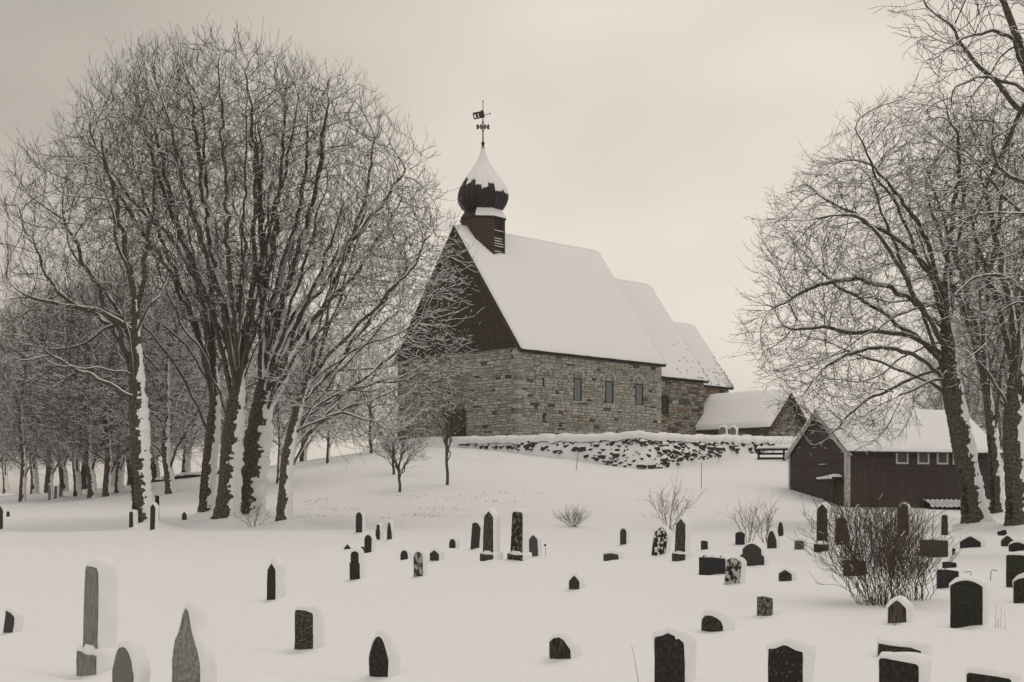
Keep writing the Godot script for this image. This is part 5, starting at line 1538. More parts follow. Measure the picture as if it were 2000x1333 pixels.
# ------------------------------------------------------------------ dry stone wall round the terrace
func build_rubble_wall() -> void:
	var rng := RandomNumberGenerator.new()
	rng.seed = 71
	var rocks := []
	for k in 7:
		rocks.append(rock_mesh(rng, rng.randf_range(0.75, 1.0)))
	var w := thing("rubble_wall", "dry stone wall of dark rough stones half buried in snow, bulging below the church", "stone wall")
	# plan line (x, z), foot and top height above the camera's eye, share of bare stones
	var line := [[-3.2, -86.4, 3.75, 4.0, 0.15], [-2.0, -85.2, 3.5, 4.0, 0.42], [1.4, -80.0, 3.1, 3.85, 0.42], [4.2, -77.4, 2.65, 3.8, 0.36], [6.9, -74.9, 1.85, 3.78, 0.95], [9.3, -77.3, 2.35, 3.75, 0.85], [12.2, -80.0, 2.85, 3.85, 0.42], [13.6, -82.2, 3.0, 3.9, 0.1], [15.0, -84.0, 3.05, 3.95, 0.35], [17.8, -86.9, 3.0, 4.05, 0.05]]
	var core := Geo.new()
	var cap := Geo.new()
	var f := FastNoiseLite.new()
	f.seed = 5
	f.frequency = 0.5
	var samples := []
	for k in line.size() - 1:
		var n := 14
		for j in n + (1 if k == line.size() - 2 else 0):
			var t := float(j) / n
			var s := []
			for e in 5:
				s.append(lerpf(line[k][e], line[k + 1][e], t))
			samples.append(s)
	var m := samples.size()
	for k in m:
		var s: Array = samples[k]
		var a: Array = samples[maxi(0, k - 2)]
		var b: Array = samples[mini(m - 1, k + 2)]
		var along := Vector3(b[0] - a[0], 0, b[1] - a[1]).normalized()
		var outw := Vector3(-along.z, 0, along.x)
		s.append(outw)
		s.append(along)
		var p := Vector3(s[0], 0, s[1])
		var foot: float = EYE + s[2]
		var top: float = EYE + s[3] + 0.10 * f.get_noise_1d(k * 0.7)
		var spread: float = 0.4 * (s[3] - s[2])
		core.v.append(p + outw * (spread + 0.25) + Vector3(0, foot - 1.3, 0))
		core.v.append(p + outw * spread * 0.9 + Vector3(0, lerpf(foot, top, 0.2), 0))
		core.v.append(p + outw * spread * 0.55 + Vector3(0, lerpf(foot, top, 0.6), 0))
		core.v.append(p + outw * 0.06 + Vector3(0, top - 0.12, 0))
		core.v.append(p - outw * 0.9 + Vector3(0, top - 0.2, 0))
		var puff := 0.16 * f.get_noise_2d(k * 0.55, 50.0) + 0.05 * f.get_noise_2d(k * 2.0, 90.0)
		for q in [[0.16, -0.26], [0.27, -0.13], [0.22, 0.03], [0.0, 0.13], [-0.4, 0.14], [-0.8, 0.04], [-1.3, -0.35]]:
			cap.v.append(p + outw * (q[0] + 0.08 * f.get_noise_2d(k * 1.7, 9.0) + 0.10) + Vector3(0, top + q[1] * 1.1 + puff, 0))
	for k in m - 1:
		for j in 4:
			var e := k * 5 + j
			core.quad(e, e + 1, e + 6, e + 5)
		for j in 6:
			var e := k * 7 + j
			cap.quad(e, e + 1, e + 8, e + 7)
	put("snow_bank", core.smooth_mesh(), M.snow, w)
	put("snow_cap", cap.smooth_mesh(), M.snow, w)
	var laid := []
	for k in m - 1:
		var s: Array = samples[k]
		var outw: Vector3 = s[5]
		var tall: float = s[3] - s[2]
		var seg := Vector2(samples[k + 1][0] - s[0], samples[k + 1][1] - s[1]).length()
		var rowsn := maxi(2, int(tall / 0.115))
		for r in rowsn:
			var t := (r + rng.randf()) / rowsn
			var bare: float = s[4] * 0.82 + 0.6 * f.get_noise_2d(k * 0.9, 40.0 + r * 1.1)
			if rng.randf() > bare * seg / 0.235:
				continue
			var hy: float = EYE + lerpf(s[2], s[3] - 0.2, t)
			var off: float = 0.4 * tall * lerpf(0.95, 0.1, t) + rng.randf_range(-0.06, 0.12)
			var at: Vector3 = Vector3(s[0], hy, s[1]) + outw * off + s[6] * rng.randf_range(-0.15, 0.15)
			var turn := Basis.from_euler(Vector3(rng.randf_range(-0.15, 0.3), atan2(outw.x, outw.z) + rng.randf_range(-0.5, 0.5), rng.randf_range(-0.3, 0.3)))
			var sz := rng.randf_range(0.13, 0.28) if rng.randf() < 0.75 else rng.randf_range(0.28, 0.48)
			laid.append([Transform3D(turn.scaled_local(Vector3(sz * rng.randf_range(1.0, 1.6), sz * rng.randf_range(0.4, 0.7), sz)), at), sz])
	laid.sort_custom(func(p, q): return p[1] > q[1])
	var small := Geo.new()
	var small_snow := Geo.new()
	for k in laid.size():
		var rock: ArrayMesh = rocks[rng.randi() % 7]
		if k < 250:
			var o := put("stone", rock, null, w)
			o.set_surface_override_material(0, M.dark_rock)
			o.set_surface_override_material(1, M.snow_plain)
			o.transform = laid[k][0]
			continue
		for e in 2:
			var into: Geo = [small, small_snow][e]
			var arr := rock.surface_get_arrays(e)
			var start := into.v.size()
			for p in arr[Mesh.ARRAY_VERTEX]:
				into.v.append(laid[k][0] * p)
			for q in arr[Mesh.ARRAY_INDEX]:
				into.i.append(start + q)
	stuff(put("small_stones", small.mesh(), M.dark_rock, w))
	stuff(put("snow_on_small_stones", small_snow.mesh(), M.snow_plain, w))
	print("rubble stones ", laid.size())
	# the same wall shows again, low, on the brow behind the left trees
	var w2 := thing("rubble_wall", "low line of snowy rubble stones on the brow behind the left trees", "stone wall")
	for k in 14:
		var x := -21.5 + 0.36 * k + rng.randf_range(-0.3, 0.3)
		var z := -84.5 + rng.randf_range(-0.6, 0.6)
		var o := put("stone", rocks[rng.randi() % 7], null, w2)
		o.set_surface_override_material(0, M.dark_rock)
		o.set_surface_override_material(1, M.snow_plain)
		var sz := rng.randf_range(0.4, 0.8)
		o.position = Vector3(x, ground_at(x, z) - 0.02, z)
		o.scale = Vector3(sz * 1.3, sz * 0.7, sz)
		o.rotation.y = rng.randf() * 6.0

# ------------------------------------------------------------------ gravestones
# outline of the front, clockwise from the lower left corner, standing on y = 0
func outline(shape: String, w: float, h: float, rng: RandomNumberGenerator) -> PackedVector2Array:
	var p := PackedVector2Array()
	var a := w / 2
	p.append(Vector2(-a, -0.4))
	match shape:
		"flat", "stepped":
			var r := minf(0.06 * w, 0.018)
			p.append_array([Vector2(-a, h * 0.5), Vector2(-a, h - r), Vector2(-a + r, h), Vector2(0, h + 0.006), Vector2(a - r, h - 0.01), Vector2(a, h - r - 0.01), Vector2(a, h * 0.5)])
		"slope":
			p.append_array([Vector2(-a, h * 0.5), Vector2(-a, h - 0.02), Vector2(-a + 0.02, h), Vector2(0, h * 0.955), Vector2(a - 0.02, h * 0.9), Vector2(a, h * 0.9 - 0.02), Vector2(a, h * 0.5)])
		"round":
			for k in 13:
				var t := PI * (1.0 - k / 12.0)
				p.append(Vector2(cos(t) * a, h - a * 0.95 + sin(t) * a * 0.95))
		"arch":
			for k in 11:
				var q := -1.0 + k / 5.0
				p.append(Vector2(q * a, h - 0.34 * a * q * q))
		"gothic":
			var sh := minf(h * 0.55, w * 1.5)
			p.append(Vector2(-a, h - sh))
			for k in range(1, 14):
				var q := -1.0 + 2.0 * k / 14.0
				p.append(Vector2(q * a, h - sh * pow(absf(q), 2.3)))
			p.append(Vector2(a, h - sh))
		"ogival":
			p.append_array([Vector2(-a, h - 1.0 * w), Vector2(-a * 0.93, h - 0.86 * w), Vector2(-a * 0.76, h - 0.62 * w), Vector2(-a * 0.5, h - 0.46 * w), Vector2(-a * 0.37, h - 0.30 * w), Vector2(-a * 0.25, h - 0.12 * w), Vector2(-0.03 * w, h), Vector2(0.03 * w, h), Vector2(a * 0.25, h - 0.14 * w), Vector2(a * 0.36, h - 0.34 * w), Vector2(a * 0.5, h - 0.5 * w), Vector2(a * 0.78, h - 0.72 * w), Vector2(a * 0.95, h - 0.95 * w), Vector2(a, h - 1.1 * w)])
		"peak", "peak_rough", "peak_wide":
			var k := 0.42 if shape == "peak" else 0.28
			if shape == "peak_rough":
				p.append_array([Vector2(-a, h - 0.22 * w), Vector2(-a * 0.95, h - 0.14 * w), Vector2(-a * 0.5, h - 0.06 * w), Vector2(-0.1 * a, h - 0.01 * w), Vector2(0.02 * a, h), Vector2(0.12 * a, h - 0.05 * w), Vector2(0.32 * a, h - 0.05 * w), Vector2(0.5 * a, h - 0.13 * w), Vector2(0.66 * a, h - 0.12 * w), Vector2(0.95 * a, h - 0.2 * w), Vector2(a, h - 0.3 * w)])
			else:
				p.append_array([Vector2(-a, h - k * w), Vector2(-a * 0.94, h - k * w * 0.84), Vector2(-a * 0.3, h - k * 0.2 * w), Vector2(0, h), Vector2(a * 0.3, h - k * 0.22 * w), Vector2(a * 0.94, h - k * w * 0.86), Vector2(a, h - k * w)])
		"peak_off":
			p.append_array([Vector2(-a, h - 0.16 * w), Vector2(-a * 0.7, h - 0.05 * w), Vector2(-a * 0.1, h), Vector2(a * 0.3, h - 0.07 * w), Vector2(a * 0.75, h - 0.25 * w), Vector2(a, h - 0.4 * w)])
		"ogee":
			p.append_array([Vector2(-a, h - 0.13 * w), Vector2(-a * 0.9, h - 0.12 * w), Vector2(-a * 0.62, h - 0.105 * w), Vector2(-a * 0.35, h - 0.05 * w), Vector2(-a * 0.12, h - 0.005 * w), Vector2(a * 0.08, h), Vector2(a * 0.32, h - 0.045 * w), Vector2(a * 0.6, h - 0.1 * w), Vector2(a * 0.9, h - 0.12 * w), Vector2(a, h - 0.13 * w)])
		"hump":
			p.append_array([Vector2(-a, h * 0.4), Vector2(-a * 0.96, h * 0.75), Vector2(-a * 0.7, h * 0.96), Vector2(-0.1 * a, h), Vector2(0.4 * a, h * 0.88), Vector2(0.8 * a, h * 0.66), Vector2(a, h * 0.4)])
		"low":
			p.append_array([Vector2(-a, h * 0.6), Vector2(-a * 0.96, h), Vector2(-0.4 * a, h * 0.92), Vector2(0.0, h), Vector2(0.5 * a, h * 0.94), Vector2(a, h * 0.8)])
		"shouldered":
			var s := w * 0.75
			p.append_array([Vector2(-a, h - s), Vector2(-a * 0.78, h - s + 0.04 * w), Vector2(-a * 0.78, h - 0.22 * w)])
			for k in range(1, 8):
				var t := PI * (1.0 - k / 8.0)
				p.append(Vector2(cos(t) * a * 0.78, h - 0.22 * w + sin(t) * 0.22 * w))
			p.append_array([Vector2(a * 0.78, h - 0.22 * w), Vector2(a * 0.80, h - s + 0.04 * w), Vector2(a, h - s)])
		"shoulderarch":
			var s := 0.45 * w
			p.append_array([Vector2(-a, h - s), Vector2(-a * 0.93, h - s * 0.86), Vector2(-a * 0.76, h - s * 0.8)])
			for k in range(0, 9):
				var q := -1.0 + k / 4.0
				p.append(Vector2(q * a * 0.76, h - s * 0.42 * q * q))
			p.append_array([Vector2(a * 0.78, h - s * 0.8), Vector2(a * 0.93, h - s * 0.86), Vector2(a, h - s)])
	p.append(Vector2(a, -0.4))
	if shape in ["peak_rough", "hump", "low", "peak_off"]:
		var r := PackedVector2Array()
		for k in p.size():
			r.append(p[k] + (Vector2(rng.randf_range(-0.006, 0.006), rng.randf_range(-0.008, 0.008)) if k > 0 and k < p.size() - 1 else Vector2.ZERO))
		p = r
	return p

func dense(p: PackedVector2Array, most: float) -> PackedVector2Array:
	var r := PackedVector2Array()
	for k in p.size() - 1:
		var n := maxi(1, ceili(p[k].distance_to(p[k + 1]) / most))
		for j in n:
			r.append(p[k].lerp(p[k + 1], float(j) / n))
	r.append(p[-1])
	return r

func normals2(p: PackedVector2Array) -> PackedVector2Array:
	var r := PackedVector2Array()
	for k in p.size():
		var d := p[mini(k + 1, p.size() - 1)] - p[maxi(k - 1, 0)]
		r.append(Vector2(-d.y, d.x).normalized())
	return r

# a slab from a front outline: chamfered front edge, rough sides
func slab_mesh(p: PackedVector2Array, t: float, rough: float, rng: RandomNumberGenerator) -> ArrayMesh:
	var g := Geo.new()
	var q := dense(p, 0.07)
	var nn := normals2(q)
	var n := q.size()
	var c := 0.008
	var rows := [[t / 2, -c], [t / 2 - c, 0.0], [0.0, 0.002], [-t / 2, -0.004]]
	for r in rows:
		for k in n:
			var e: Vector2 = q[k] + nn[k] * (r[1] + (rng.randf_range(-rough, rough) if q[k].y > -0.2 else 0.0))
			g.v.append(Vector3(e.x, e.y, r[0] + rng.randf_range(-rough, rough) * 0.5))
	for r in rows.size() - 1:
		for k in n - 1:
			g.quad(r * n + k, r * n + n + k, r * n + n + k + 1, r * n + k + 1)
	var idx := Geometry2D.triangulate_polygon(q)
	for k in range(0, idx.size(), 3):
		g.tri_facing(g.v[idx[k]], g.v[idx[k + 1]], g.v[idx[k + 2]], Vector3(0, 0, 1))
		var b := 3 * n
		g.tri_facing(g.v[b + idx[k]], g.v[b + idx[k + 1]], g.v[b + idx[k + 2]], Vector3(0, 0, -1))
	return g.mesh()

# snow blown against the back and the right side of a slab and piled on its top
func snow_shell(p: PackedVector2Array, t: float, thick: float, rng: RandomNumberGenerator) -> ArrayMesh:
	var g := Geo.new()
	var q := dense(p, 0.06)
	var nn := normals2(q)
	for pass_ in 5:
		var s := nn.duplicate()
		for k in range(1, nn.size() - 1):
			s[k] = (nn[k - 1] + nn[k] * 2.0 + nn[k + 1]).normalized()
		nn = s
	var n := q.size()
	var f := FastNoiseLite.new()
	f.seed = rng.randi() % 9999
	f.frequency = 2.2
	var back := thick * 0.9
	# depth from the front edge to the rounded back, and how far the snow stands out there
	var rows := [[t * 0.42, -0.012], [t * 0.44, 0.10], [t * 0.42, 0.45], [t * 0.30, 0.8], [0.0, 1.0], [-t * 0.5, 1.02], [-t * 0.5 - back * 0.4, 0.92], [-t * 0.5 - back * 0.75, 0.62], [-t * 0.5 - back * 0.95, 0.2], [-t * 0.5 - back, -0.5]]
	var mid := Vector2(0, p[1].y)
	for r in rows:
		for k in n:
			var up := clampf(nn[k].y, 0.0, 1.0)
			var right := clampf(nn[k].x, 0.0, 1.0)
			var left := clampf(-nn[k].x, 0.0, 1.0)
			var grow := thick * (0.72 * up + 0.62 * right + 0.06 * left) * (1.0 + 0.55 * f.get_noise_2d(q[k].x * 1.3 + r[0] * 2.0, q[k].y * 1.3))
			var e: Vector2 = q[k] + nn[k] * (grow * r[1] + 0.004)
			if r[1] < -0.1:
				e = q[k].lerp(Vector2(0.0, q[k].y * 0.9), 0.35)
			g.v.append(Vector3(e.x, e.y, r[0] + 0.012 * f.get_noise_2d(e.x * 2.0 + 5.0, e.y)))
	for r in rows.size() - 1:
		for k in n - 1:
			g.quad(r * n + k, r * n + n + k, r * n + n + k + 1, r * n + k + 1)
	var idx := Geometry2D.triangulate_polygon(q)
	var b := (rows.size() - 1) * n
	for k in range(0, idx.size(), 3):
		g.tri_facing(g.v[b + idx[k]], g.v[b + idx[k + 1]], g.v[b + idx[k + 2]], Vector3(0, 0, -1))
	return g.smooth_mesh()

func build_grave(k: int, row: Array) -> void:
	var rng := RandomNumberGenerator.new()
	rng.seed = 300 + k
	var shape: String = row[0]
	var x: float = row[2]
	var z: float = row[3]
	var w: float = row[4]
	var h: float = row[5]
	var lean: float = row[6]
	var snow: int = row[7]
	var m: Material = M["grave_" + row[1]]
	var near := -z < 24.0
	var o := thing("gravestone", row[8], "gravestone", Vector3(x, ground_at(x, z), z), STONE_TURN + rng.randf_range(-0.05, 0.05), "gravestones standing in the snow")
	var tilt := holder("monument", o) if false else o
	o.rotation = Vector3(rng.randf_range(-0.02, 0.02), o.rotation.y, deg_to_rad(-lean))
	var t := clampf(w * 0.2, 0.06, 0.10)
	var thick := rng.randf_range(0.075, 0.10) if near else rng.randf_range(0.06, 0.085)
	var rough := 0.006 if row[1] in ["moss", "mossdark", "mossgreen", "spotmoss", "mossrock", "dark", "streak", "lichendark", "lichenwhite", "fleck", "brownstreak", "pale", "greywood", "white"] else 0.0015
	if shape.begins_with("obelisk"):
		# tapering square shaft, pyramid or blunt tip, on a block base
		var base_h := 0.0
		var stepped: bool = shape == "obelisk_step" or row[1] == "lichendark"
		if stepped:
			base_h = h * 0.235 if row[1] == "greywood" else h * 0.2
			var bw := w * 0.62
			var bt := minf(w * 0.33, 0.12)
			var bp := PackedVector2Array([Vector2(-bw, -0.5), Vector2(-bw, base_h * 0.5), Vector2(-bw, base_h * 0.84), Vector2(-bw * 0.96, base_h * 0.86), Vector2(0, base_h * 0.86), Vector2(bw * 0.96, base_h * 0.86), Vector2(bw, base_h * 0.84), Vector2(bw, base_h * 0.5), Vector2(bw, -0.5)])
			put("base", slab_mesh(bp, bt * 2.0, rough, rng), m, o)
			put("base_snow", snow_shell(bp, bt * 2.0, thick * 1.1, rng), M.snow_plain, o)
			# snow banked between base and shaft
			var bank := Geo.new()
			for r in 5:
				var q := r / 4.0
				for c in 10:
					var a := TAU_ * c / 10
					var wide := lerpf(1.0, 0.72, q)
					bank.v.append(Vector3(cos(a) * bw * wide, base_h * lerpf(0.84, 1.22, sin(q * PI / 2)), sin(a) * bt * wide))
			for r in 4:
				for c in 10:
					var c1 := (c + 1) % 10
					bank.quad(r * 10 + c, r * 10 + c1, r * 10 + 10 + c1, r * 10 + 10 + c)
			put("base_snow", bank.smooth_mesh(), M.snow_plain, o)
		var top := h
		var cap_h := w * (0.36 if shape != "obelisk_flat" else 0.12)
		if row[1] == "greywood":
			cap_h = 0.05
		var a := w / 2
		var b := a * 0.82
		var pts := PackedVector2Array([Vector2(-a, base_h - 0.3), Vector2(-lerpf(a, b, 0.5), (base_h + top) * 0.5), Vector2(-b, top - cap_h)])
		if cap_h > 0.08:
			pts.append_array([Vector2(-b * 0.5, top - cap_h * 0.48), Vector2(-0.004, top), Vector2(0.004, top), Vector2(b * 0.5, top - cap_h * 0.48)])
		else:
			pts.append_array([Vector2(-b * 0.8, top), Vector2(0, top + 0.004), Vector2(b * 0.8, top - 0.004)])
		pts.append_array([Vector2(b, top - cap_h), Vector2(lerpf(a, b, 0.5), (base_h + top) * 0.5), Vector2(a, base_h - 0.3)])
		var tt := minf(w * 0.4, 0.13)
		put("shaft", slab_mesh(pts, tt, rough, rng), m, o)
		put("snow_cap", snow_shell(pts, tt, thick * 1.05, rng), M.snow_plain, o)
		return
	var p := outline(shape, w, h, rng)
	put("slab", slab_mesh(outline(shape, w, h * 0.5, rng) if snow == 3 else p, t, rough, rng), m, o)
	if shape == "stepped":
		var bar := PackedVector2Array([Vector2(-w * 0.37, h - 0.05), Vector2(-w * 0.37, h + 0.04), Vector2(0, h + 0.042), Vector2(w * 0.37, h + 0.04), Vector2(w * 0.37, h - 0.05)])
		put("top_bar", slab_mesh(bar, t * 0.8, rough, rng), m, o)
	if snow == 1:
		put("snow_cap", snow_shell(p, t, thick * (1.3 if shape in ["peak_wide", "low", "hump"] else 1.0), rng), M.snow_plain, o)
	elif snow == 3:
		# wholly buried: a dome of snow over the stone
		var g := Geo.new()
		for r in 9:
			var e := PI / 2 * r / 8.0
			for c in 20:
				var an := TAU_ * c / 20
				g.v.append(Vector3(cos(an) * cos(e) * (w * 0.75), sin(e) * (h + 0.05) - 0.05, sin(an) * cos(e) * w * 0.6))
		for r in 8:
			for c in 20:
				var c1 := (c + 1) % 20
				g.quad(r * 20 + c, r * 20 + c1, r * 20 + 20 + c1, r * 20 + 20 + c)
		put("snow_cap", g.smooth_mesh(), M.snow_plain, o)

# ------------------------------------------------------------------ trees
var sn := FastNoiseLite.new()
var tree_lift := 0.2
var tree_snow := 1.0
var own_r := {}

func build_tree(row: Array) -> void:
	var rng := RandomNumberGenerator.new()
	rng.seed = row[0]
	var trunk: Array = row[1]
	var root: Vector3 = trunk[0]
	root.y = ground_at(root.x, root.z)
	var t := thing("bare_tree", row[9], "tree", root, 0.0, "big bare trees of the churchyard")
	grow(t, rng, trunk, row[2], row[3], row[4], row[5], row[6], row[7], root, M.twig, row[10], row[11], row[12])
	if row[8]:
		add_ivy(t, rng, trunk, row[2], root)

func smooth_line(p: PackedVector3Array, step: float) -> PackedVector3Array:
	var c := Curve3D.new()
	for k in p.size():
		var d := (p[mini(k + 1, p.size() - 1)] - p[maxi(k - 1, 0)]) / 6.0
		c.add_point(p[k], -d, d)
	c.bake_interval = step
	return c.get_baked_points()

# grows a tree: trunk line, arching limbs into the crown volumes, finer branches towards scattered growth points, then twigs
func grow(t: Node3D, rng: RandomNumberGenerator, trunk: Array, radius: float, volumes: Array, n_attr: int, n_limbs: int, fork: float, twigs: float, root: Vector3, twig_mat: Material, lift := 0.2, snowy := 1.0, limbs := []) -> void:
	var reach := 1.0
	tree_lift = lift
	tree_snow = snowy
	sn.seed = 3
	sn.frequency = 0.9
	var pos := PackedVector3Array()
	var par := PackedInt32Array()
	var step := 0.24 * reach
	var line := smooth_line(PackedVector3Array(trunk), step)
	for k in line.size():
		pos.append(line[k] - root)
		par.append(k - 1)
	var n_trunk := pos.size()
	# growth points, spread evenly through the volumes
	var attr := PackedVector3Array()
	var total := 0.0
	for e in volumes:
		total += e[1].x * e[1].y * e[1].z
	for e in volumes:
		var n := int(n_attr * 2.3 * e[1].x * e[1].y * e[1].z / total)
		for k in n:
			var d := Vector3(rng.randfn(), rng.randfn(), rng.randfn()).normalized() * pow(rng.randf(), 0.30)
			attr.append(e[0] + d * e[1] - root)
	own_r = {}
	# the limbs that stand out one by one
	for own in limbs:
		var pts := PackedVector3Array(own)
		var near := 0
		for k in n_trunk:
			if pos[k].distance_squared_to(pts[0] - root) < pos[near].distance_squared_to(pts[0] - root):
				near = k
		var run := smooth_line(pts, step)
		var last := near
		for k in range(1, run.size()):
			var u := float(k) / run.size()
			var sway := Vector3(sn.get_noise_2d(own[0].x * 9.0 + own[1].y, k * 0.5), sn.get_noise_2d(own[1].x * 9.0, k * 0.5), sn.get_noise_2d(own[1].y * 9.0, k * 0.5)) * minf(1.0, u * 4.0)
			pos.append(run[k] - root + sway * 0.30 + Vector3(rng.randfn(), rng.randfn(), rng.randfn()) * 0.035)
			par.append(last)
			last = pos.size() - 1
			own_r[last] = radius * lerpf(0.21, 0.025, sqrt(u))
	# limbs
	for k in n_limbs:
		var f := lerpf(fork, 0.97, (k + rng.randf() * 0.6) / n_limbs)
		var from := int(clampf(f, 0.0, 1.0) * (n_trunk - 1))
		var e: Array = volumes[k % volumes.size()]
		var ang := 2.39996 * k + rng.randf()
		var up := lerpf(-0.35, 0.75, float(k) / n_limbs) + rng.randf_range(-0.2, 0.2)
		var target: Vector3 = e[0] - root + Vector3(cos(ang) * 0.72 * e[1].x, up * e[1].y, sin(ang) * 0.72 * e[1].z)
		var a := pos[from]
		var dir := (pos[mini(from + 1, n_trunk - 1)] - pos[maxi(from - 2, 0)]).normalized()
		var span := a.distance_to(target)
		var c1 := a + dir * span * 0.14 + (target - a) * 0.24 + Vector3.UP * span * (0.02 + 0.3 * lift)
		var c2 := target - Vector3(0, span * 0.35 * lift, 0) + (a - target) * 0.28
		var n := int(span / step)
		var last := from
		var wob := rng.randf() * 500.0
		for j in range(1, n + 1):
			var u := float(j) / n
			var sway := Vector3(sn.get_noise_2d(wob, j * 0.45), sn.get_noise_2d(wob + 70.0, j * 0.45), sn.get_noise_2d(wob + 140.0, j * 0.45)) * minf(1.0, u * 3.0)
			var p := a.bezier_interpolate(c1, c2, target, u) + (sway * 0.34 + Vector3(rng.randfn(), rng.randfn(), rng.randfn()) * 0.03) * reach
			pos.append(p)
			par.append(last)
			last = pos.size() - 1
	colonize(pos, par, attr, rng, step, 1.8 * reach, 0.36 * reach, int(fork * n_trunk * 0.9))
	build_branches(t, rng, pos, par, n_trunk, radius, twigs, twig_mat, reach)

func colonize(pos: PackedVector3Array, par: PackedInt32Array, attr: PackedVector3Array, rng: RandomNumberGenerator, step: float, infl: float, kill: float, first: int) -> void:
	var cell := infl
	var grid := {}
	for k in attr.size():
		var c := Vector3i((attr[k] / cell).floor())
		if not grid.has(c):
			grid[c] = PackedInt32Array()
		grid[c].append(k)
	var n := attr.size()
	var near := PackedInt32Array()
	near.resize(n)
	near.fill(-1)
	var nd := PackedFloat32Array()
	nd.resize(n)
	nd.fill(infl * infl)
	var dead := PackedByteArray()
	dead.resize(n)
	var kids := PackedByteArray()
	var k2 := kill * kill
	var start := first
	for iteration in 90:
		for i in range(start, pos.size()):
			var p := pos[i]
			var c0 := Vector3i((p / cell).floor())
			for dx in [-1, 0, 1]:
				for dy in [-1, 0, 1]:
					for dz in [-1, 0, 1]:
						var c := Vector3i(c0.x + dx, c0.y + dy, c0.z + dz)
						if not grid.has(c):
							continue
						var list: PackedInt32Array = grid[c]
						for a in list:
							if dead[a]:
								continue
							var d := p.distance_squared_to(attr[a])
							if d < nd[a]:
								nd[a] = d
								near[a] = i
								if d < k2:
									dead[a] = 1
		start = pos.size()
		kids.resize(pos.size())
		var sum := {}
		for a in n:
			if dead[a] or near[a] < 0:
				continue
			var i := near[a]
			var d := (attr[a] - pos[i]).normalized()
			sum[i] = sum.get(i, Vector3.ZERO) + d
		if sum.is_empty():
			break
		for i in sum:
			if kids[i] >= 3:
				continue
			kids[i] += 1
			var s: Vector3 = sum[i]
			var before := (pos[i] - pos[par[i]]).normalized() if par[i] >= 0 else Vector3.UP
			var d := s.normalized() + before * 0.95 + Vector3.UP * tree_lift + Vector3(rng.randfn(), rng.randfn(), rng.randfn()) * 0.15
			pos.append(pos[i] + d.normalized() * step)
			par.append(i)

